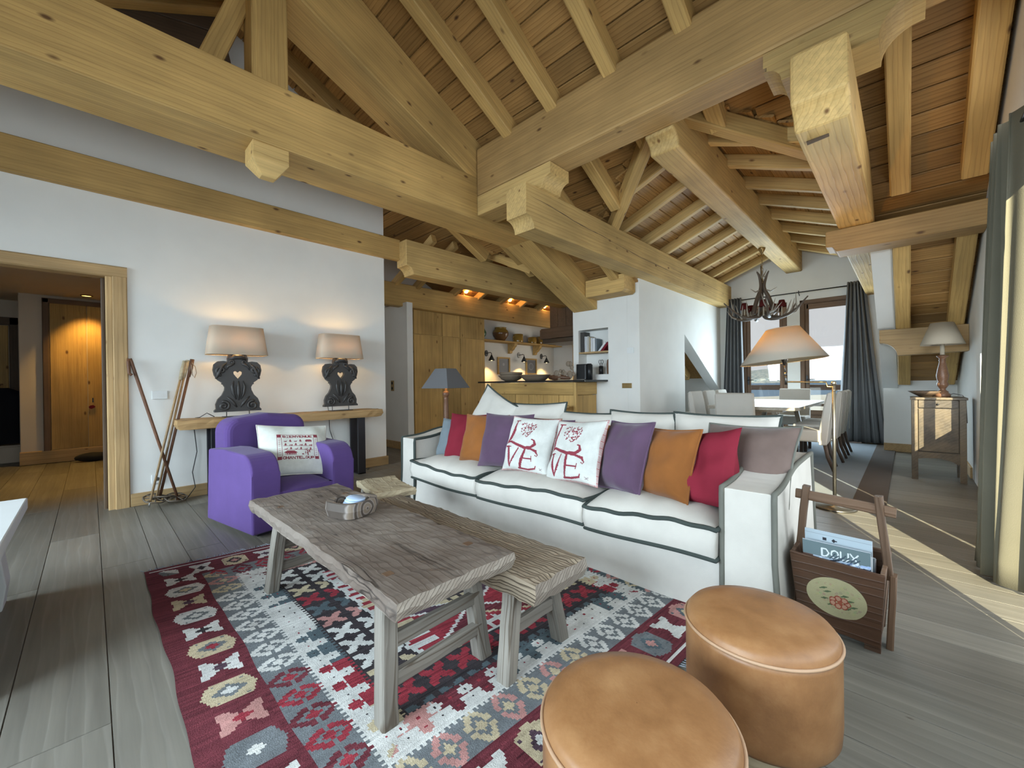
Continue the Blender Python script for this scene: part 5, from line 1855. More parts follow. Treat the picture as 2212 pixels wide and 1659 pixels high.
for (x_, y_) in ((.35, .62), (.62, .60), (.30, .42), (.76, .36), (.52, .52), (.66, .28), (.40, .30), (.28, .70), (.70, .50)):
    cv.stroke([(x_-.06, y_-.03, .01), (x_, y_, .03), (x_+.06, y_+.02, .008)], .02, (0.075, 0.10, 0.05))
for k in range(7):
    a = 2*PI*k/7
    cx_, cy_ = 0.54+0.12*math.cos(a), 0.40+0.10*math.sin(a)
    cv.disc(cx_, cy_, .075, (0.21, 0.05, 0.03))
    cv.disc(cx_, cy_, .052, (0.36, 0.20, 0.135))
cv.disc(0.54, 0.40, .05, (0.25, 0.07, 0.04))
mb = MB()


def ovalpt(u, v):
    # map the square to an ellipse laid on the leaning front board
    x_, y_ = u*2-1, v*2-1
    ex = x_*math.sqrt(max(0, 1-y_*y_/2))
    ey = y_*math.sqrt(max(0, 1-x_*x_/2))
    px, pz = 0.140+ex*0.105, 0.185+ey*0.085
    return (px, fo_*(pz-0.03)/(Hc-0.03)-0.0012-0.0015*(1-ex*ex-ey*ey), pz)


mb.grid(cv.w, cv.h, ovalpt)
o = mb.build('painted_oval', 'print', cr)
setprint(o, cv.flat())


def cover1():
    c = Canvas(130, 160, (0.30, 0.36, 0.44))
    c.rect(0, 0.80, 1, 1, (0.115, 0.155, 0.165))
    rnd = random.Random(3)
    for k in range(170):
        x_, y_ = rnd.uniform(0, 1), rnd.uniform(0.0, 0.80)
        col = random.Random(k).choice([(0.03, 0.045, 0.08), (0.30, 0.40, 0.60), (0.10, 0.15, 0.26), (0.55, 0.62, 0.72), (0.02, 0.025, 0.035)])
        a = rnd.uniform(-0.5, 0.7)
        L = rnd.uniform(.04, .16)
        c.stroke([(x_, y_), (x_+L*math.cos(a), min(0.80, y_+L*math.sin(a)))], rnd.uniform(.006, .022), col)
    c.rect(0, 0.55, 0.16, 0.80, (0.11, 0.065, 0.055))
    write(c, 'DOUX', 0.30, 0.815, 0.86, 0.11, 0.0095, (0.55, 0.59, 0.59))
    for k in range(8):
        c.stroke([(0.42+k*0.05, 0.80), (0.50+k*0.05, 0.88-0.02*(k % 3))], .008, (0.05, 0.07, 0.09))
    return c


def cover2():
    c = Canvas(100, 130, (0.34, 0.40, 0.44))
    c.rect(0.28, 0.885, 0.34, 0.925, (0.03, 0.03, 0.035))
    c.disc(0.45, 0.90, 0.022, (0.03, 0.03, 0.035))
    c.rect(0.43, 0.89, 0.50, 0.905, (0.03, 0.03, 0.035))
    c.rect(0.0, 0.955, 1.0, 0.965, (0.25, 0.29, 0.31))
    return c


def magazine(label, lx, ly, lz, w, h, th, lean, turn, cvs, mat=None):
    M_ = Matrix.Translation((CRx, CRy, 0)) @ Matrix.Rotation(ang, 4, 'Z')
    p = M_ @ Vector((lx, ly, lz))
    t = thing('magazine', label, 'magazine', p, rot=(-R(lean), 0, ang+R(turn)), group='magazines in the brown crate')
    MB().box(0, w, 0.0005, th-0.0005, 0, h-0.002).build('pages', 'page', t)
    mb = MB()
    if cvs is not None:
        mb.grid(cvs.w, cvs.h, lambda u, v: (u*w, 0, v*h), 0, False)
        mb.box(-0.001, w, th-0.0008, th, 0, h)
        o = mb.build('cover', 'paper', t)
        setprint(o, np.vstack([cvs.flat(), np.tile((0.3, 0.33, 0.36), (6, 1))]))
    else:
        mb.box(-0.001, w, -0.0005, 0.0005, 0, h).box(-0.001, w, th-0.0005, th+0.0005, 0, h)
        mb.build('cover', mat, t)
    return t


magazine('magazine with DOUX on its dark masthead at the front of the crate', 0.022, 0.012, 0.10, 0.225, 0.305, 0.007, -7, 0, cover1())
magazine('pale grey magazine with two small dark marks behind the DOUX one', 0.020, 0.045, 0.11, 0.228, 0.325, 0.008, -2, -2, cover2())
magazine('thin white magazine edge directly behind the DOUX cover', 0.024, 0.030, 0.09, 0.225, 0.29, 0.006, -5, -1, None, 'page')
magazine('grey magazine third from the back of the crate', 0.028, 0.075, 0.06, 0.222, 0.29, 0.008, 2, -3, None, 'slate')
magazine('white magazine second from the back of the crate', 0.030, 0.095, 0.06, 0.218, 0.285, 0.008, 4, -3, None, 'page')
magazine('dark magazine at the very back of the crate', 0.032, 0.118, 0.06, 0.216, 0.275, 0.009, 5, -4, None, 'plum')

# ================================================================== FLOOR LAMP
FL = thing('floor_lamp', 'swing-arm floor lamp with a wide cream cone shade behind the sofa', 'lamp', (4.40, 0.45, 0))
MB().lathe([(0.0001, 0.0), (0.15, 0.0), (0.15, 0.010), (0.14, 0.016), (0.02, 0.02), (0.016, 0.05)], (0, 0, 0), 36).build('base', 'pewter', FL)
MB().tube([(0, 0, 0.015), (0, 0, 1.06)], 0.0135, 14).build('pole', 'pewter', FL)
MB().lathe([(0.0001, 1.045), (0.019, 1.045), (0.021, 1.06), (0.017, 1.075), (0.0001, 1.082)], (0, 0, 0), 16).tube([(-0.03, 0.0, 1.0), (0.03, -0.035, 1.0)], 0.004, 6).build('finial', 'pewter', FL)
MB().tube([(0, 0.0, 1.03), (0.0, 0.045, 1.03), (-0.005, 0.05, 1.07), (-0.03, 0.31, 1.075), (-0.035, 0.335, 1.075)], [0.012, 0.012, 0.0075, 0.007, 0.007], 10).build('swing_arm', 'brass', FL)
MB().tube([(-0.035, 0.335, 1.05), (-0.035, 0.335, 1.10), (-0.035, 0.34, 1.14)], [0.011, 0.012, 0.010], 10).ball((-0.035, 0.34, 1.145), 0.017).tube([(-0.035, 0.34, 1.15), (-0.035, 0.345, 1.24)], 0.007, 8).lathe([(0.008, 0), (0.026, 0.05), (0.030, 0.065)], (-0.035, 0.345, 1.225), 20).build('joint_and_socket', 'pewter', FL)
mb = MB()
n = 56
tilt = 0.035
rb = [(0.335*math.cos(2*PI*k/n), 0.335*math.sin(2*PI*k/n), -tilt*math.sin(2*PI*k/n)) for k in range(n)]
rt_ = [(0.13*math.cos(2*PI*k/n), 0.13*math.sin(2*PI*k/n), 0.295-tilt*0.4*math.sin(2*PI*k/n)) for k in range(n)]
mb.add(rb+rt_, [(k, (k+1) % n, n+(k+1) % n, n+k) for k in range(n)], 0, True)
sh = mb.build('lamp_shade', 'shade_cream', FL, loc=(-0.03, 0.36, 1.262), solid=0.002)
MB().tube(rb, 0.003, 6, closed=True).tube(rt_, 0.003, 6, closed=True).build('shade_rim', 'shade_cream', sh)
d_ = bpy.data.lights.new('floor_lamp_glow', 'POINT')
d_.energy = 15
d_.color = (1.0, 0.50, 0.10)
d_.shadow_soft_size = 0.035
lo = bpy.data.objects.new('floor_lamp_glow', d_)
COL.objects.link(lo)
lo.parent = FL
lo.location = (-0.05, 0.42, 1.44)

# ================================================================== CABINET AND ITS LAMP
CB = thing('side_cabinet', 'worn dark painted cabinet standing under the sloping eaves', 'cabinet', (6.21, -0.03, 0), 0)
# local -Y is the camera's right; the front is the plane x = 0
cw, cd, chh = 0.405, 0.42, 0.885
MB().box(0.02, cd, -cw+0.015, -0.015, 0.24, chh-0.03).build('body', 'cabinet', CB)
MB().box(-0.015, cd+0.01, -cw-0.01, 0.01, chh-0.025, chh).build('top_board', 'cabinet', CB, bevel=0.004)
for yy in (0.0, -cw+0.05):
    for xx in (0.0, cd-0.05):
        MB().box(xx, xx+0.05, yy-0.05, yy, 0.0, chh-0.025).build('corner_post', 'cabinet', CB, bevel=0.003)
MB().box(-0.004, 0.018, -cw+0.055, -0.055, 0.775, 0.855).build('drawer', 'cabinet', CB, bevel=0.004)
MB().box(0.004, 0.018, -cw+0.055, -0.055, 0.31, 0.765).build('door', 'cabinet', CB, bevel=0.004)
MB().prism([(-0.05, 0.30), (-0.05, 0.225), (-0.10, 0.235), (-0.20, 0.245), (-0.30, 0.22), (-cw+0.05, 0.18), (-cw+0.05, 0.30)], 0.0, 0.03, 'yz').build('apron', 'cabinet', CB)
MB().ball((-0.012, -0.20, 0.815), 0.010).build('knob', 'black', CB)

TL = thing('table_lamp', 'turned wooden table lamp with a beige cone shade on the worn cabinet', 'lamp', (6.40, -0.275, 0.8855))
prof = [(0.0001, 0), (0.062, 0), (0.062, 0.03), (0.045, 0.045), (0.045, 0.06), (0.030, 0.07), (0.022, 0.085), (0.03, 0.10), (0.045, 0.125), (0.047, 0.145), (0.036, 0.165), (0.045, 0.19), (0.050, 0.23), (0.040, 0.30), (0.028, 0.36), (0.024, 0.385), (0.030, 0.395), (0.024, 0.405), (0.028, 0.42), (0.045, 0.435), (0.047, 0.445), (0.02, 0.455)]
MB().lathe(prof, n=28).build('turned_stem', 'turned', TL)
MB().tube([(0, 0, 0.45), (0, 0, 0.57)], 0.018, 12).build('candle_sleeve', 'shade_plain', TL)
mb = MB().lathe([(0.172, 0.565), (0.09, 0.80)], n=40, caps=False)
sh = mb.build('lamp_shade', 'shade_plain', TL, solid=0.002)
MB().tube([(0.172*math.cos(2*PI*k/40), 0.172*math.sin(2*PI*k/40), 0.565) for k in range(40)], 0.003, 6, closed=True).build('shade_rim', 'shade_plain', sh)
tag(MB().tube([(6.46, -0.29, 0.89), (6.52, -0.36, 0.92), (6.55, -0.43, 0.90), (6.56, -0.455, 0.85), (6.56, -0.462, 0.60)], 0.003, 6).build('lamp_cable', 'cord'), 'thin cable behind the turned lamp on the cabinet', 'cable')
tag(MB().lathe([(0.0001, 0), (0.05, 0), (0.10, 0.03), (0.15, 0.06), (0.147, 0.063), (0.095, 0.036), (0.0001, 0.012)], (0, 0, 0), 36).build('shallow_bowl', 'hood', loc=(6.44, -0.15, 0.886)), 'shallow dark wooden bowl beside the turned lamp', 'bowl')


# ================================================================== CURTAINS
def curtain(name, label, path_fn, z0, z1, mat, n=160, nz=14, flare=0.0, eyelets=(), th=0.004):
    t = thing(name, label, 'curtain', (*path_fn(0.5, 0)[:2], z0))
    off = Vector(path_fn(0.5, 0)[:2])

    def P(u, v):
        x_, y_ = path_fn(u, v)
        return (x_-off.x, y_-off.y, (z1-z0)*v)
    MB().grid(n, nz, P).build('cloth', mat, t, solid=th)
    for (ex, ey, ez, ax) in eyelets:
        ringp = [(ex-off.x+0.022*math.cos(2*PI*k/20)*(ax == 'x'), ey-off.y+0.022*math.cos(2*PI*k/20)*(ax == 'y'), ez-z0+0.022*math.sin(2*PI*k/20)) for k in range(20)]
        MB().tube(ringp, 0.006, 6, closed=True).build('eyelet', 'black', t)
    return t


def beige_path(u, v):
    a = u*7*PI+0.5*PI
    x_ = 3.27+0.38*u+0.012*math.sin(a*2)
    flare = (1-v)**1.1
    amp = (0.06+0.055*flare)*(0.45+0.55*min(1, max(0, (u-0.12)/0.35)))
    mid = -0.42+0.04*flare
    y_ = mid-amp*math.sin(a)-0.02*flare*math.sin(3*a+v*3)
    x_ -= (0.03*flare*math.sin(a*0.5+1)+0.02*flare)
    return (x_, max(y_, -0.492))


curtain('beige_curtain', 'floor-length beige curtain with a black eyelet at the balcony door', beige_path, 0.012, 2.46, 'curtain_beige', n=260, nz=20, eyelets=[(3.40, -0.445, 2.385, 'y')])
cr_ = thing('curtain_rod', 'black rod over the balcony door holding the beige curtain', 'curtain rod', (1.6, -0.43, 2.39))
MB().tube([(0, 0, 0), (2.5, 0, 0)], 0.011, 10).build('rod', 'black', cr_)
MB().tube([(2.3, -0.068, -0.02), (2.3, 0, -0.01)], 0.008, 8).build('bracket', 'black', cr_)


def dark_r(u, v):
    fl = (1-v)
    y0 = 0.50-0.26*fl
    y1 = 0.72+0.15*fl
    a = u*11*PI
    return (9.03-0.045*math.sin(a)*(0.75+0.25*v)-0.012*math.sin(2.3*a+2*v), y0+(y1-y0)*u+0.008*math.sin(a*2+4*v))


curtain('grey_curtain', 'grey eyelet curtain flaring to the carpet at the eaves side of the dining window', dark_r, 0.02, 2.74, 'curtain', n=200)


def dark_l(u, v):
    fl = (1-v)
    y0 = 2.36-0.05*fl
    y1 = 2.62+0.12*fl
    a = u*10*PI
    return (9.03-0.045*math.sin(a), y0+(y1-y0)*u)


curtain('grey_curtain', 'grey eyelet curtain on the dining wall side of the dining window', dark_l, 0.02, 2.73, 'curtain', n=180)
cr_ = thing('curtain_rod', 'thin dark rod across the dining window wall', 'curtain rod', (9.06, 0.40, 2.69))
MB().tube([(0, 0, 0), (0, 2.34, 0)], 0.010, 10).build('rod', 'black', cr_)
for yy in (0.1, 1.02, 2.25):
    MB().tube([(0.088, yy, -0.05), (0.04, yy, -0.03), (0, yy, -0.012), (0, yy, 0.03)], 0.007, 6).build('bracket', 'black', cr_)

# ================================================================== DINING CARPET, TABLE, CHAIRS
cp = tag(MB().add([(4.68, 0.36, 0.001), (8.95, 0.33, 0.001), (8.95, 2.45, 0.001), (4.68, 2.45, 0.001), (4.68, 0.36, 0.010), (8.95, 0.33, 0.010), (8.95, 2.45, 0.010), (4.68, 2.45, 0.010)],
                  [(3, 2, 1, 0), (4, 5, 6, 7), (0, 1, 5, 4), (1, 2, 6, 5), (2, 3, 7, 6), (3, 0, 4, 7)]).build('dining_carpet', 'carpet'), 'flat blue grey carpet with a dark border under the dining table', 'carpet')
MB().box(4.66, 8.97, 0.135, 0.36, 0.001, 0.012).box(4.66, 8.97, 2.45, 2.60, 0.001, 0.012).build('border_band', 'carpet_edge', cp)['kind'] = 'stuff'
DT = thing('dining_table', 'pale limed oak dining table with a chamfered end by the window', 'dining table', (5.92, 1.48, 0.012))
tp = [(0.0, -0.50), (0.08, -0.53), (2.2, -0.53), (2.32, -0.45), (2.32, 0.45), (2.2, 0.53), (0.08, 0.53), (0.0, 0.50)]
MB().prism(tp, 0.70, 0.74, 'xy').build('table_top', 'table', DT, bevel=0.004)
MB().box(0.3, 2.0, -0.32, 0.32, 0.655, 0.70).build('apron', 'table', DT)
for lx in (0.42, 1.86):
    for sy in (-1, 1):
        timber('leg', (lx, sy*0.33, 0.0), (lx, sy*0.20, 0.66), 0.06, 0.07, 'table', DT, upv=(1, 0, 0))


def dining_chair(label, x, y, face, group='pale upholstered dining chairs', w=0.45):
    """face = direction of the sitter's look, degrees from +X."""
    t = thing('dining_chair', label, 'chair', (x, y, 0.0115), R(face-90), group)
    # local +Y is where the sitter looks
    MB().box(-w/2, w/2, -0.22, 0.24, 0.33, 0.475).build('seat', 'chair', t, bevel=0.025)
    pr = [(-0.24, 0.30), (-0.16, 0.30), (-0.17, 0.50), (-0.215, 0.78), (-0.245, 0.915), (-0.27, 0.925), (-0.30, 0.905), (-0.285, 0.7), (-0.26, 0.48)]
    o = MB().prism(pr, -w/2, w/2, 'yz').build('backrest', 'chair', t, bevel=0.018)
    for sx in (-1, 1):
        MB().tube([(sx*(w/2-0.006), -0.275, 0.34), (sx*(w/2-0.006), -0.285, 0.6), (sx*(w/2-0.006), -0.302, 0.895)], 0.004, 5).build('seam', 'chair', o)
    for sx in (-1, 1):
        timber('leg', (sx*(w/2-0.035), 0.205, 0.0), (sx*(w/2-0.035), 0.205, 0.34), 0.04, 0.04, 'dleg', t, upv=(0, 1, 0))
        MB().tube([(sx*(w/2-0.035), -0.30, 0.0), (sx*(w/2-0.035), -0.245, 0.16), (sx*(w/2-0.035), -0.215, 0.34)], [0.016, 0.02, 0.022], 8).build('leg', 'dleg', t)
    return t


dining_chair('pale dining chair seen from behind at the table end nearest the sofa', 6.02, 1.60, 0)
dining_chair('pale dining chair side-on next to the floor lamp pole, sun on its corner', 6.22, 0.93, 92)
dining_chair('pale dining chair second along the eaves side of the table', 6.95, 0.90, 90)
dining_chair('pale dining chair third along the eaves side of the table', 7.65, 0.90, 90)
dining_chair('pale dining chair at the window end of the dining table', 8.33, 1.42, 180)
dining_chair('first of the pale dining chairs along the white dining wall', 6.55, 2.10, -90)
dining_chair('second of the pale dining chairs along the white dining wall', 7.15, 2.10, -90)
dining_chair('third of the pale dining chairs along the white dining wall, by the window', 7.75, 2.10, -90)
dining_chair('shaded dining chair in the alcove behind the sloping opening', 7.95, 3.02, -70)

# ================================================================== ANTLER CHANDELIER
AN = thing('antler_chandelier', 'brown stag antler chandelier hanging over the dining table', 'chandelier', (7.09, 1.565, 3.085))
MB().lathe([(0.0001, 0.0), (0.05, 0.0), (0.047, -0.012), (0.035, -0.045), (0.022, -0.06), (0.018, -0.085), (0.0001, -0.09)][::-1], (0, 0, 0), 20).build('ceiling_cup', 'brass', AN)
ch = MB()
for k in range(11):
    zc = -0.115-k*0.042
    a = PI/2*(k % 2)
    ch.tube([(0.011*math.cos(2*PI*q_/10)*math.cos(a), 0.011*math.cos(2*PI*q_/10)*math.sin(a), zc+0.026*math.sin(2*PI*q_/10)) for q_ in range(10)], 0.0035, 5, closed=True)
o = ch.build('chain', 'brass', AN)
o['kind'] = 'stuff'


def antler(name, pts, r0, tines, mat='antler'):
    P_ = [Vector(p) for p in pts]
    # smooth the path
    path = []
    for i in range(len(P_)-1):
        a, b = P_[i], P_[i+1]
        p0 = P_[i-1] if i else a
        p3 = P_[i+2] if i+2 < len(P_) else b
        for k in range(5):
            t = k/5
            path.append(0.5*((2*a)+(b-p0)*t+(2*p0-5*a+4*b-p3)*t*t+(3*a-p0-3*b+p3)*t**3))
    path.append(P_[-1])
    m = len(path)
    rs = [r0*(1-0.8*(i/(m-1))**1.6)+0.002 for i in range(m)]
    o = MB().tube(path, rs, 8).build(name, mat, AN)
    for (i, tip, r) in tines:
        b0 = path[min(m-1, int(i*(m-1)))]
        tip = Vector(tip)
        mid = (b0+tip)/2+Vector((0, 0, -0.04))
        MB().tube([b0, (b0*0.55+mid*0.45), mid, (mid*0.45+tip*0.55), tip], [r, r*0.85, r*0.7, r*0.45, 0.002], 7).build('tine', 'antler_tip', o)


zb = -1.02
for k in range(6):
    a = 2*PI*k/6+0.35
    c, s_ = math.cos(a), math.sin(a)

    def Q(r, z, da=0.0):
        return (r*math.cos(a+da), r*math.sin(a+da), z)
    L = 0.52 if k % 2 else 0.60
    antler('antler', [Q(0.03, zb+0.05, 1.0), Q(0.14, zb-0.03, 0.5), Q(0.30, zb-0.03, 0.12), Q(0.45, zb+0.05, 0.0), Q(L, zb+0.19, -0.06)], 0.026,
           [(0.45, Q(0.36, zb+0.20, 0.32), 0.016), (0.62, Q(0.48, zb+0.12, 0.38), 0.014), (0.75, Q(0.47, zb+0.26, -0.16), 0.014), (0.25, Q(0.24, zb+0.16, 0.75), 0.015)])
for k, a in enumerate((0.4, 2.5, 4.6)):
    c, s_ = math.cos(a), math.sin(a)
    antler('upright_antler', [(0.16*c, 0.16*s_, zb+0.02), (0.09*c, 0.09*s_, zb+0.25), (0.025*c, 0.025*s_, zb+0.42), (0.05*c+0.02, 0.05*s_, zb+0.58), (0.09*c, 0.09*s_, zb+(0.78 if k == 0 else 0.66))], 0.030,
           [(0.45, (0.20*c, 0.20*s_, zb+0.40), 0.014), (0.75, (-0.08*c, -0.08*s_, zb+0.70), 0.014)])
for k in range(5):
    a = 2*PI*k/5+0.9
    x_, y_ = 0.25*math.cos(a), 0.25*math.sin(a)
    MB().lathe([(0.058, 0.0), (0.034, 0.10)], (x_, y_, zb+0.10), 18, caps=False).build('candle_shade', 'darkred', AN, solid=0.002)
    MB().tube([(x_, y_, zb-0.03), (x_, y_, zb+0.12)], 0.010, 8).build('candle_sleeve', 'shade_plain', AN)
for k, x_ in enumerate((6.27, 7.62, 8.92)):
    sp = thing('spotlight', ['chrome spotlight on the cracked purlin, nearest the sofa', 'chrome spotlight in the middle of the cracked purlin', 'chrome spotlight at the window end of the cracked purlin'][k], 'spotlight', (x_, 2.70, 3.0), group='chrome spotlights on the cracked purlin')
    MB().lathe([(0.0001, 0), (0.022, 0), (0.022, 0.012), (0.006, 0.016), (0.005, 0.09), (0.0001, 0.09)], n=14).build('stem', 'chrome', sp)
    MB().tube([(0, 0, 0.085), (0.01, -0.045, 0.165)], 0.019, 12).build('spot_head', 'chrome', sp)

# ================================================================== KITCHEN
for k, (xa, xb) in enumerate(((3.95, 4.56), (4.56, 4.98), (4.98, 5.62))):
    cu = thing('kitchen_cupboard', ['tall pine kitchen cupboard beside the white partition', 'narrow tall pine kitchen cupboard in the middle of three', 'tall pine kitchen cupboard next to the open shelf'][k], 'cupboard', (xa, 6.2, 0), group='tall pine kitchen cupboards')
    w = xb-xa
    MB().box(0.0, w, 0.022, 0.58, 0.0, 2.47).build('carcass', 'pine', cu)
    timber('upper_door', (w/2, 0.01, 1.985), (w/2, 0.01, 2.465), w-0.008, 0.022, 'pine', cu, ch=0.003, upv=(0, -1, 0))
    timber('lower_door', (w/2, 0.01, 0.08), (w/2, 0.01, 1.972), w-0.008, 0.022, 'pine', cu, ch=0.003, upv=(0, -1, 0))
    MB().box(0.0, w, 0.03, 0.05, 0.0, 0.08).build('plinth', 'dark', cu)
timber('panel_edge', (3.85, 6.19, 0.0), (3.85, 6.19, 2.47), 0.16, 0.05, 'pine', bpy.data.objects['kitchen_cupboard'], upv=(0, -1, 0)).matrix_world = frame_of((3.86, 6.22, 0.0), (3.86, 6.22, 2.47), (0, -1, 0))[0]

BR = thing('bar_counter', 'pine breakfast bar with a black granite top against the white pier', 'bar counter', (4.98, 3.52, 0))
MB().box(0.03, 0.50, 0.03, 1.80, 0.0, 1.095).build('core', 'pine', BR)
timber('top_rail', (0.012, 0.0, 1.0), (0.012, 1.83, 1.0), 0.03, 0.19, 'pine', BR)
for k in range(6):
    timber('front_board', (0.014, 0.16+0.305*k, 0.02), (0.014, 0.16+0.305*k, 0.90), 0.298, 0.022, 'pine', BR, ch=0.003, upv=(-1, 0, 0))
timber('end_rail', (0.0, 0.012, 1.0), (0.575, 0.012, 1.0), 0.03, 0.19, 'pine', BR)
timber('end_door', (0.30, 0.012, 0.05), (0.30, 0.012, 0.895), 0.53, 0.022, 'pine', BR, ch=0.003, upv=(0, -1, 0))
timber('corner_post', (0.0, 0.0, 0.0), (0.0, 0.0, 1.09), 0.05, 0.05, 'pine', BR, upv=(0, 1, 0))
timber('corner_post', (0.0, 1.76, 0.0), (0.0, 1.76, 0.91), 0.14, 0.06, 'pine', BR, upv=(-1, 0, 0))
MB().box(-0.05, 0.577, -0.205, 2.12, 1.10, 1.128).build('granite_top', 'granite', BR, bevel=0.003)
for k, (y, lab) in enumerate(((4.74, 'rustic pine bar stool at the cupboard end of the breakfast bar'), (4.22, 'rustic pine bar stool in the middle of the breakfast bar'), (3.70, 'rustic pine bar stool near the white pier'))):
    bs = thing('bar_stool', lab, 'stool', (4.62, y, 0), group='rustic pine bar stools')
    timber('seat', (-0.17, 0, 0.745), (0.17, 0, 0.745), 0.40, 0.045, 'pine', bs, ch=0.01)
    for sx in (-1, 1):
        for sy in (-1, 1):
            timber('leg', (sx*0.17, sy*0.18, 0.0), (sx*0.12, sy*0.14, 0.73), 0.045, 0.045, 'pine', bs, upv=(1, 0, 0))
    timber('footrest', (-0.15, -0.15, 0.25), (-0.15, 0.15, 0.25), 0.03, 0.04, 'pine', bs)

rb_ = thing('pottery_bowls', 'two grey brown pottery bowls nested on the bar', 'bowl', (5.12, 4.98, 1.1285))
MB().lathe([(0.0001, 0), (0.10, 0), (0.17, 0.035), (0.215, 0.085), (0.222, 0.10), (0.21, 0.10), (0.16, 0.05), (0.0001, 0.02)], n=36).build('lower_bowl', 'pottery', rb_)
MB().lathe([(0.0001, 0.06), (0.12, 0.062), (0.19, 0.11), (0.205, 0.135), (0.20, 0.155), (0.185, 0.155), (0.16, 0.11), (0.0001, 0.085)], n=36).build('upper_bowl', 'pottery', rb_)
tag(MB().lathe([(0.0001, 0), (0.16, 0), (0.215, 0.045), (0.25, 0.085), (0.262, 0.09), (0.25, 0.10), (0.20, 0.06), (0.0001, 0.02)], n=36).build('pottery_dish', 'pottery', loc=(5.12, 4.42, 1.1285)), 'wide shallow pottery dish on the bar beside the nested bowls', 'bowl')
sc = thing('driftwood_ornament', 'cluster of pale disc shapes on a driftwood ornament on the bar', 'ornament', (5.15, 3.86, 1.1285))
rnd = random.Random(5)
MB().tube([(0, 0.28, 0.05), (0, 0.18, 0.045), (0, 0.05, 0.05), (0, -0.12, 0.03)], [0.03, 0.045, 0.04, 0.02], 8).build('driftwood', 'turned', sc)
for k in range(13):
    y_, z_, r_ = rnd.uniform(-0.17, 0.14), rnd.uniform(0.04, 0.21), rnd.uniform(0.028, 0.05)
    MB().ball((rnd.uniform(-.03, .03), y_, z_*(0.75+0.5*(y_ < 0))), r_, 8, 0, 0.35, 1, 1).build('pale_disc', 'pottery', sc)
cm = thing('coffee_machine', 'black coffee machine at the pier end of the bar', 'coffee machine', (5.36, 3.60, 1.1285))
MB().box(-0.10, 0.10, -0.075, 0.10, 0.0, 0.245).build('body', 'black', cm, bevel=0.012)
MB().tube([(-0.02, -0.09, 0.0), (-0.02, -0.09, 0.25)], 0.035, 16).build('water_tank', 'black', cm)
MB().box(-0.12, 0.02, -0.06, 0.08, 0.0, 0.012).build('drip_tray', 'steel', cm)

sh_ = thing('wall_shelf', 'long pine shelf with curved brackets on the kitchen back wall', 'shelf', (5.64, 6.50, 2.02))
timber('shelf_board', (0.0, 0.15, 0.015), (2.98, 0.15, 0.015), 0.295, 0.03, 'pine', sh_)
for bx in (1.25, 2.15):
    pr = [(0.295, 0.0), (0.06, 0.0), (0.08, -0.06), (0.13, -0.10), (0.16, -0.14), (0.22, -0.17), (0.235, -0.22), (0.295, -0.23)]
    MB().prism(pr, bx, bx+0.09, 'yz').build('bracket', 'pine', sh_)
pots = [('jar', 'tall brown jar with an ochre glazed neck on the kitchen shelf', 6.53, [(0.0001, 0), (0.085, 0), (0.12, 0.05), (0.175, 0.13), (0.185, 0.19), (0.165, 0.24), (0.125, 0.275)], 'glaze_brown', [(0.185, 0.19), (0.165, 0.24), (0.128, 0.272), (0.128, 0.30), (0.135, 0.31), (0.12, 0.31), (0.11, 0.27)], 'glaze'),
        ('glazed_mug', 'straight ochre glazed pot right of the tall brown jar', 7.11, [(0.0001, 0), (0.115, 0), (0.12, 0.02), (0.12, 0.20), (0.11, 0.205), (0.105, 0.02)], 'glaze', None, None),
        ('glazed_mug', 'smaller straight ochre pot beside the large ochre pot', 7.63, [(0.0001, 0), (0.10, 0), (0.105, 0.02), (0.105, 0.165), (0.095, 0.17), (0.09, 0.02)], 'glaze', None, None),
        ('glazed_pot', 'large wide ochre glazed pot near the shelf end', 8.00, [(0.0001, 0), (0.16, 0), (0.165, 0.02), (0.165, 0.195), (0.155, 0.2), (0.15, 0.02)], 'glaze', None, None),
        ('glazed_jug', 'round ochre jug at the open end of the kitchen shelf', 8.42, [(0.0001, 0), (0.08, 0), (0.12, 0.06), (0.13, 0.11), (0.105, 0.165), (0.085, 0.185), (0.08, 0.18)], 'glaze', None, None),
        ('jar', 'green glazed jar half hidden behind the cupboard', 5.90, [(0.0001, 0), (0.07, 0), (0.13, 0.09), (0.14, 0.15), (0.10, 0.24), (0.08, 0.27)], 'glaze_green', None, None)]
for nm, lab, x_, pr, mt, pr2, mt2 in pots:
    t = thing(nm, lab, 'pot', (x_, 6.66, 2.0505), group='glazed pots on the kitchen shelf')
    MB().lathe(pr, n=28).build('body', mt, t)
    if pr2:
        MB().lathe([(r_+0.001, z_) for r_, z_ in pr2], n=28, caps=False).build('glazed_neck', mt2, t)
    if nm in ('glazed_mug', 'glazed_jug'):
        r0 = pr[3][0]
        MB().tube([(-r0+0.005, 0, 0.14), (-r0-0.045, 0, 0.13), (-r0-0.05, 0, 0.07), (-r0+0.005, 0, 0.05)], 0.012, 8).build('handle', mt, t)

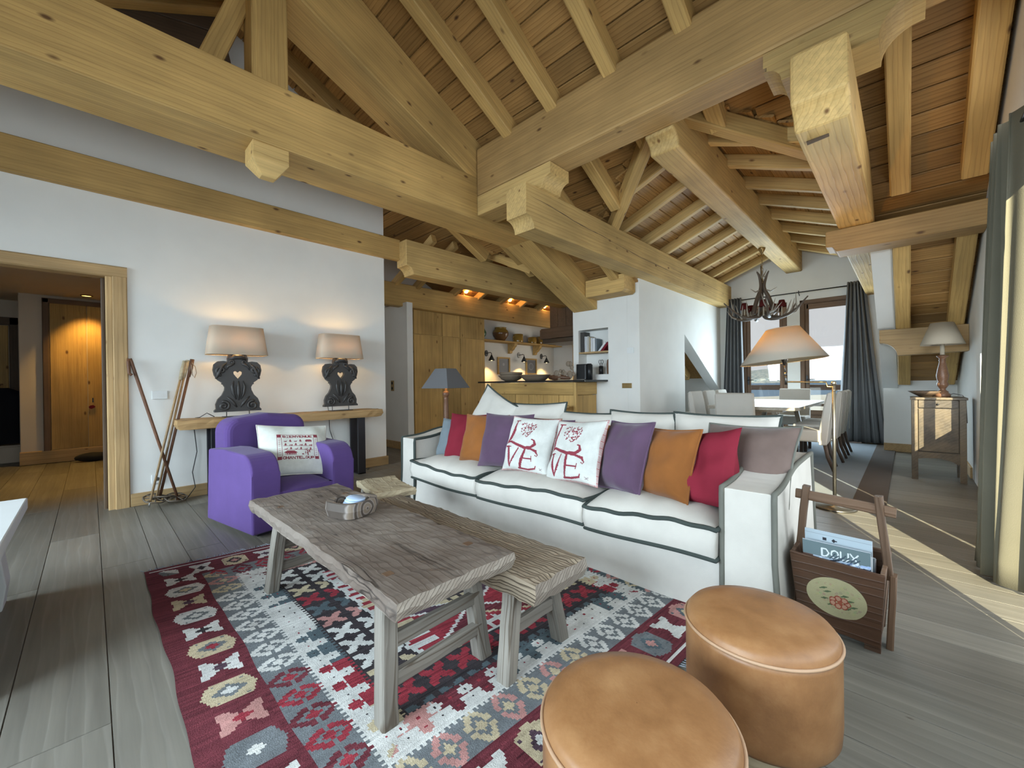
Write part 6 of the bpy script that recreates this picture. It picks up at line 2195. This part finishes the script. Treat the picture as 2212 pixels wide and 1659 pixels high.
for k, x_ in enumerate((6.20, 7.27, 8.12)):
    sn = thing('wall_sconce', ['black cone sconce nearest the cupboards', 'black cone sconce between the two small frames', 'black cone sconce nearest the cooker hood'][k], 'lamp', (x_, 6.80, 1.77), group='black cone sconces on the kitchen wall')
    MB().prism([(0.045*math.cos(2*PI*q_/24), 0.07*math.sin(2*PI*q_/24)) for q_ in range(24)], -0.02, 0.0).build('back_plate', 'black' if k == 0 else 'pewter', sn)
    MB().tube([(0, -0.02, 0.0), (0, -0.15, 0.01), (0, -0.18, -0.01), (0, -0.18, -0.06)], 0.008, 8).build('arm', 'black', sn)
    MB().lathe([(0.075, -0.17), (0.02, -0.065), (0.012, -0.04)], (0, -0.18, 0), 24, caps=False).build('cone_shade', 'black', sn, solid=0.002)
    MB().ball((0, -0.18, -0.145), 0.03, 8).build('bulb', 'lampface', sn)
    d_ = bpy.data.lights.new('sconce_glow', 'SPOT')
    d_.energy = 24
    d_.color = (1.0, 0.62, 0.22)
    d_.spot_size = R(120)
    d_.spot_blend = 0.5
    d_.shadow_soft_size = 0.03
    lo = bpy.data.objects.new('sconce_glow', d_)
    COL.objects.link(lo)
    lo.parent = sn
    lo.location = (0, -0.16, -0.18)
    lo.rotation_euler = (R(-12), 0, 0)
for k, x_ in enumerate((6.74, 7.71)):
    f_ = thing('framed_print', ['small grey print in a wooden frame between the first two sconces', 'small grey print in a wooden frame between the last two sconces'][k], 'picture', (x_, 6.80, 1.50), group='small framed prints on the kitchen wall')
    for (a, b, c, dd) in ((-0.20, 0.20, 0.165, 0.20), (-0.20, 0.20, -0.20, -0.165), (-0.20, -0.165, -0.165, 0.165), (0.165, 0.20, -0.165, 0.165)):
        MB().box(a, b, -0.035, -0.0005, c, dd).build('frame_bar', 'pine', f_)
    cv = Canvas(40, 40, (0.22, 0.225, 0.24))
    cv.rect(0.08, 0.08, 0.92, 0.92, (0.17, 0.175, 0.19))
    if k == 0:
        cv.disc(0.5, 0.6, 0.10, (0.32, 0.32, 0.33))
    else:
        cv.disc(0.5, 0.5, 0.28, (0.27, 0.28, 0.29))
        cv.disc(0.5, 0.5, 0.20, (0.19, 0.195, 0.205))
    o = MB().grid(40, 40, lambda u, v: (-0.165+0.33*u, -0.012, -0.165+0.33*v), 0, False).build('print', 'paper', f_)
    setprint(o, cv.flat())
hd = thing('cooker_hood', 'dark wooden cooker hood with a flared beam skirt', 'hood', (6.8, 4.15, 1.92))
for k in range(6):
    MB().box(0.0+0.001, 0.02, 0.03+0.21*k, 0.03+0.21*k+0.205, 0.30, 1.5).build('hood_board', 'hood', hd)
MB().box(0.02, 0.6, 0.03, 1.28, 0.30, 1.5).build('hood_core', 'hood', hd)
timber('skirt_beam', (-0.05, 0.0, 0.20), (-0.05, 1.42, 0.20), 0.18, 0.22, 'hood', hd, wob=0.006, seg=6)
timber('skirt_beam', (-0.08, 1.42, 0.20), (0.65, 1.42, 0.20), 0.16, 0.20, 'hood', hd, wob=0.006, seg=4)
MB().box(-0.10, 0.6, 0.02, 1.42, 0.0, 0.09).build('extractor', 'pewter', hd, bevel=0.01)
wk = thing('back_worktop', 'kitchen worktop run under the sconces', 'worktop', (5.64, 6.2, 0))
MB().box(0, 2.98, 0.0, 0.595, 0.0, 0.90).build('cabinets', 'pine', wk)
MB().box(0, 2.98, -0.02, 0.595, 0.901, 0.935).build('granite_top', 'granite', wk)
for k, x_ in enumerate((5.0, 6.2, 7.35)):
    sp = thing('beam_spotlight', ['glowing spotlight on the kitchen beam above the cupboards', 'glowing spotlight on the middle of the kitchen beam', 'glowing spotlight on the kitchen beam near the cooker hood'][k], 'spotlight', (x_, 6.09, 2.782), group='glowing spotlights on the kitchen beam')
    MB().lathe([(0.0001, 0), (0.02, 0), (0.02, 0.01), (0.006, 0.014), (0.006, 0.06)], n=12).build('stem', 'brass', sp)
    MB().ball((0.04, -0.02, 0.085), 0.038, 8).build('bulb', 'bulb', sp)
    d_ = bpy.data.lights.new('beam_spot_glow', 'POINT')
    d_.energy = 5
    d_.color = (1.0, 0.55, 0.18)
    d_.shadow_soft_size = 0.03
    lo = bpy.data.objects.new('beam_spot_glow', d_)
    COL.objects.link(lo)
    lo.parent = sp
    lo.location = (0.04, -0.07, 0.09)
# niche in the pier
nsf = thing('niche_shelf', 'small oak shelf in the wall niche of the pier', 'shelf', (5.56, 3.307, 1.555))
MB().box(0.0, 0.228, 0.0, 0.546, 0.0, 0.025).build('shelf_board', 'trim', nsf)
bk = [(3.845, 0.075, 0.33, 'carved', 'tall dark ornate album at the far end of the niche shelf'), (3.765, 0.020, 0.255, 'page', 'white slim book beside the dark album'), (3.738, 0.022, 0.25, 'page', 'second white book beside the dark album'),
      (3.712, 0.03, 0.255, 'linen', 'cream book in the middle of the niche shelf'), (3.678, 0.024, 0.24, 'stoolwood', 'ochre spined book in the niche'), (3.650, 0.030, 0.225, 'page', 'white book right of the ochre spined one'), (3.615, 0.045, 0.215, 'page', 'thick pale book before the leaning ones'), (3.565, 0.03, 0.20, 'slate', 'grey book behind the leaning ones')]
for y_, th, h_, mt, lab in bk:
    t = thing('book', lab, 'book', (5.60, y_, 1.5805), group='books on the niche shelf')
    MB().box(0.0, 0.16, -th, -0.001, 0.0, h_).build('cover', mt, t, bevel=0.002)
    MB().box(0.004, 0.162, -th+0.003, -0.004, 0.003, h_+0.0005).build('pages', 'page', t)
for y_, th, mt, lab in ((3.52, 0.03, 'page', 'white book leaning in the niche'), (3.47, 0.035, 'red', 'dark red book leaning against the niche side')):
    t = thing('book', lab, 'book', (5.60, y_, 1.582), group='books on the niche shelf', rot=(R(42), 0, 0))
    MB().box(0.0, 0.15, -th, 0.0, 0.0, 0.19).build('cover', mt, t, bevel=0.002)
    MB().box(0.004, 0.152, -th+0.003, -0.003, 0.003, 0.1905).build('pages', 'page', t)
t = thing('utensil_pot', 'dark pot of scissors at the bottom of the niche', 'pot', (5.66, 3.50, 1.2155))
MB().lathe([(0.0001, 0), (0.035, 0), (0.035, 0.13), (0.031, 0.13), (0.030, 0.01)], n=18).build('pot', 'black', t)
for dy in (-0.02, 0.02):
    MB().tube([(0, dy+0.02*math.cos(2*PI*q_/14), 0.20+0.03*math.sin(2*PI*q_/14)) for q_ in range(14)], 0.005, 6, closed=True).tube([(0, dy, 0.17), (0, 0, 0.06)], 0.006, 6).build('scissor_handle', 'pewter', t)
t = thing('bread_board', 'round-topped wooden board leaning in the niche corner', 'board', (5.66, 3.36, 1.2155))
MB().prism([(-0.035, 0), (0.035, 0), (0.04, 0.16), (0.03, 0.22), (0.0, 0.245), (-0.03, 0.22), (-0.04, 0.16)], -0.0, 0.015, 'yz').build('board', 'turned', t)


def pier_plate(name, label, y_, z_, w, h, mat, n):
    t = thing(name, label, 'switch', (5.558, y_, z_))
    MB().box(-0.012, -0.0005, -w/2, w/2, -h/2, h/2).build('cover_plate', mat, t, bevel=0.002)
    for k in range(n):
        yy = (k-(n-1)/2)*w*0.4
        MB().box(-0.016, -0.011, yy-0.018, yy+0.018, -0.02, 0.02).build('button', 'brass' if mat == 'brass' else 'white', t)
    return t


pier_plate('thermostat', 'white thermostat plate on the pier beside the niche', 2.93, 1.556, 0.11, 0.085, 'white', 1)
pier_plate('brass_switch', 'brass switch plate with two buttons on the pier by the sofa', 2.995, 1.035, 0.155, 0.075, 'brass', 2)
t = thing('brass_switch', 'brass switch on the grey partition beside the cupboards', 'switch', (3.65, 6.41, 1.075))
MB().box(-0.012, -0.0005, -0.045, 0.045, -0.09, 0.09).build('cover_plate', 'brass', t, bevel=0.002)
for q_ in (-0.045, 0.045):
    MB().box(-0.016, -0.011, -0.02, 0.02, q_-0.022, q_+0.022).build('button', 'dark', t)

# grey pyramid lamp on a side table behind the sofa's far arm
sd = thing('side_table', 'small round side table hidden behind the far sofa arm', 'side table', (3.0, 4.02, 0))
MB().lathe([(0.0001, 0.50), (0.17, 0.50), (0.17, 0.525), (0.0001, 0.525)], n=28).build('table_top', 'turned', sd)
MB().tube([(0, 0, 0), (0, 0, 0.5)], 0.025, 12).build('leg', 'turned', sd)
MB().lathe([(0.0001, 0.0), (0.12, 0.0), (0.12, 0.015), (0.03, 0.03)], n=24).build('foot', 'turned', sd)
gl = thing('table_lamp', 'turned wooden lamp with a charcoal pyramid shade behind the sofa', 'lamp', (3.0, 4.02, 0.526))
MB().lathe([(0.0001, 0), (0.07, 0), (0.07, 0.02), (0.04, 0.035), (0.036, 0.10), (0.030, 0.30), (0.026, 0.38), (0.03, 0.395), (0.022, 0.405), (0.028, 0.415), (0.04, 0.435), (0.042, 0.455), (0.03, 0.48), (0.012, 0.49), (0.012, 0.53)], n=24).build('turned_stem', 'turned', gl)
mb = MB()
a, b = 0.205, 0.088
za, zb_ = 0.52, 0.755
mb.add([(-a, -a, za), (a, -a, za), (a, a, za), (-a, a, za), (-b, -b, zb_), (b, -b, zb_), (b, b, zb_), (-b, b, zb_)], [(0, 1, 5, 4), (1, 2, 6, 5), (2, 3, 7, 6), (3, 0, 4, 7)])
so_ = mb.build('lamp_shade', 'shade_grey', gl, solid=0.003)
MB().add([(-a*.96, -a*.96, za), (a*.96, -a*.96, za), (a*.96, a*.96, za), (-a*.96, a*.96, za), (-b*.94, -b*.94, zb_), (b*.94, -b*.94, zb_), (b*.94, b*.94, zb_), (-b*.94, b*.94, zb_)], [(4, 5, 1, 0), (5, 6, 2, 1), (6, 7, 3, 2), (7, 4, 0, 3)]).build('gold_lining', 'brass', so_)
so_.rotation_euler = (0, 0, R(12))
d_ = bpy.data.lights.new('pyramid_lamp_glow', 'POINT')
d_.energy = 4
d_.color = (1.0, 0.62, 0.22)
d_.shadow_soft_size = 0.03
lo = bpy.data.objects.new('pyramid_lamp_glow', d_)
COL.objects.link(lo)
lo.parent = gl
lo.location = (0, 0, 0.64)

# ================================================================== ENTRANCE HALL
d2 = emptystruct('door_2')
timber('frame_post', (-0.445, 9.09, 0.19), (-0.445, 9.09, 2.43), 0.07, 0.05, 'window_wood', d2, upv=(0, -1, 0))
timber('frame_head', (-0.48, 9.09, 2.40), (0.74, 9.09, 2.40), 0.05, 0.07, 'window_wood', d2)
for k, (xa, xb) in enumerate(((-0.405, -0.03), (-0.022, 0.36), (0.368, 0.74))):
    timber('closet_door', ((xa+xb)/2, 9.10, 0.20), ((xa+xb)/2, 9.10, 2.365), xb-xa, 0.03, 'pine', d2, ch=0.003, upv=(0, -1, 0))
timber('plinth_board', (-0.71, 9.10, 0.10), (0.745, 9.10, 0.10), 0.04, 0.19, 'trim', d2)
MB().prism([(0.011, 0.78), (0.045, 0.80), (0.055, 0.815), (0.03, 0.84), (0.0, 0.835), (-0.02, 0.815), (-0.01, 0.79)], 9.065, 9.085).build('handle', 'red', d2)
MB().box(0.02, 0.035, 9.078, 9.085, 0.88, 0.95).build('key_plate', 'black', d2)
d3 = emptystruct('door_3')
timber('frame_post', (-0.80, 9.95, 0.0), (-0.80, 9.95, 2.2), 0.12, 0.05, 'hood', d3, upv=(0, -1, 0))
timber('frame_head', (-1.9, 9.95, 2.15), (-0.74, 9.95, 2.15), 0.05, 0.12, 'hood', d3)
timber('door_leaf', (-1.30, 9.95, 0.02), (-1.30, 9.95, 2.08), 0.86, 0.04, 'pine', d3, upv=(0, -1, 0))
MB().tube([(-0.92, 9.92, 1.11), (-0.92, 9.87, 1.11), (-1.05, 9.87, 1.11)], 0.012, 8).build('handle', 'brass', d3)
for k, (y_, lab) in enumerate(((7.2, 'recessed hall downlight nearer the doorway'), (8.75, 'recessed hall downlight in front of the closet doors'))):
    dl = thing('downlight', lab, 'downlight', (-0.022, y_, 2.479), group='recessed hall downlights')
    MB().tube([(0.062*math.cos(2*PI*q_/28), 0.062*math.sin(2*PI*q_/28), -0.004) for q_ in range(28)], 0.010, 6, closed=True).build('trim_ring', 'brass', dl)
    MB().prism([(0.055*math.cos(2*PI*q_/28), 0.055*math.sin(2*PI*q_/28)) for q_ in range(28)], -0.006, -0.001, 'xy').build('lens', 'spotface', dl)
    d_ = bpy.data.lights.new('downlight_glow', 'SPOT')
    d_.energy = 60 if k else 130
    d_.color = (1.0, 0.60, 0.16)
    d_.spot_size = R(75)
    d_.spot_blend = 0.8
    d_.shadow_soft_size = 0.04
    lo = bpy.data.objects.new('downlight_glow', d_)
    COL.objects.link(lo)
    lo.location = (-0.022, y_, 2.45)
    if k:
        lo.rotation_euler = (R(14), 0, 0)
ct = thing('hanging_coat', 'dark coat with a coral lining hanging in the hall corner', 'coat', (-0.93, 9.55, 0.30))
mb = MB()


def coat(u, v):
    w = (0.20 if v > 0.93 else 0.27)*(1-0.55*max(0, (v-0.86)/0.14))
    a = u*2*PI
    return (w*math.cos(a)*(1+0.06*math.sin(5*a+3*v)), 0.13*math.sin(a)*(1+0.10*math.sin(6*a)), 0.82*v)


mb.grid(48, 14, coat)
mb.build('coat_body', 'coat', ct)
MB().tube([(0.21, -0.08, 0.66), (0.245, -0.07, 0.60), (0.25, -0.06, 0.52)], [0.01, 0.022, 0.012], 8).build('coral_lining', 'coral', ct)
MB().tube([(0.0, 0.0, 0.80), (0.0, 0.02, 0.86), (0.0, 0.30, 0.88)], 0.012, 8).build('hook', 'brass', ct)
bx = thing('storage_chest', 'pale low chest under the hanging coat in the hall', 'chest', (-1.15, 9.62, 0))
MB().box(0, 0.42, 0, 0.30, 0, 0.24).build('chest_body', 'hallwall', bx, bevel=0.01)
MB().box(-0.01, 0.43, -0.01, 0.31, 0.24, 0.265).build('lid', 'hallwall', bx, bevel=0.006)
mb = MB()


def stone(u, v):
    a = u*2*PI
    b = (v-0.5)*PI
    k = 1+0.08*math.sin(3*a+2*b)
    return (0.19*k*math.cos(a)*math.cos(b), 0.10*k*math.sin(a)*math.cos(b), 0.065+0.065*math.sin(b))


tag(MB().grid(24, 12, stone).build('door_stone', 'dark', loc=(0.015, 8.88, 0.0)), 'dark oval stone on the hall floor by the closet', 'stone')
tag(MB().grid(20, 10, lambda u, v: tuple(c*0.55 for c in stone(u, v))).build('shoe', 'dark', loc=(-1.02, 8.95, 0.0), rot=(0, 0, 1.2)), 'dark slipper at the hall corner', 'shoe')

# ================================================================== OUTSIDE THE DINING WINDOW
bl = thing('balcony_railing', 'dark wooden balcony railing outside the dining window', 'railing', (10.6, 0.0, -0.3))
timber('top_rail', (0, -1.5, 1.22), (0, 4.5, 1.22), 0.14, 0.11, 'window_wood', bl)
timber('lower_rail', (0, -1.5, 0.85), (0, 4.5, 0.85), 0.06, 0.05, 'window_wood', bl)
timber('lower_rail', (0, -1.5, 0.55), (0, 4.5, 0.55), 0.06, 0.05, 'window_wood', bl)
for k in range(6):
    timber('baluster', (0, -1.4+k*1.1, 0.0), (0, -1.4+k*1.1, 1.17), 0.08, 0.08, 'window_wood', bl, upv=(0, 1, 0))
struct(MB().box(9.36, 11.0, -2.0, 5.0, -0.35, -0.25).build('floor_balcony', 'snow'))
rf = tag(MB().grid(20, 6, lambda u, v: (13+26*v, -16+40*u, -2.6+2.3*v+0.25*math.sin(u*9+v*4)), smooth=True).build('snow_slope', 'snow'), 'snow covered slope below the balcony', 'snow slope')
fh = MB()
rnd = random.Random(11)
NU = 160


def hill(u, v):
    y_ = -900+2300*u
    h = 16+10*math.sin(u*23)+6*math.sin(u*57+1)+3*math.sin(u*131)
    return (700+240*v, y_, -160+v*(160+0.5*h-9))


fh.grid(NU, 10, hill)
tag(fh.build('forest_ridge', 'forest'), 'hazy blue forested ridge below the snowy peaks', 'ridge')


def noise1(x_, seed):
    return sum(math.sin(x_*f+seed*1.7*f)/f**0.9 for f in (1.0, 2.3, 4.7, 9.1, 17.3, 33.0))


def peak(u, v):
    y_ = -1400+3600*u
    ridge = 48+14*noise1(u*9.0, 3)+7*abs(noise1(u*37, 5))
    base = -40
    z_ = base+(ridge-base)*v**0.85+9*v*(1-v)*noise1(u*60+v*7, 2)+5*v*(1-v)*noise1(v*13+u*31, 8)
    return (1500+700*v+60*noise1(u*40+v*5, 4)*(1-v), y_, z_)


tag(MB().grid(260, 40, peak).build('snowy_mountain', 'mountain'), 'snowy alpine mountain range beyond the dining window', 'mountain')
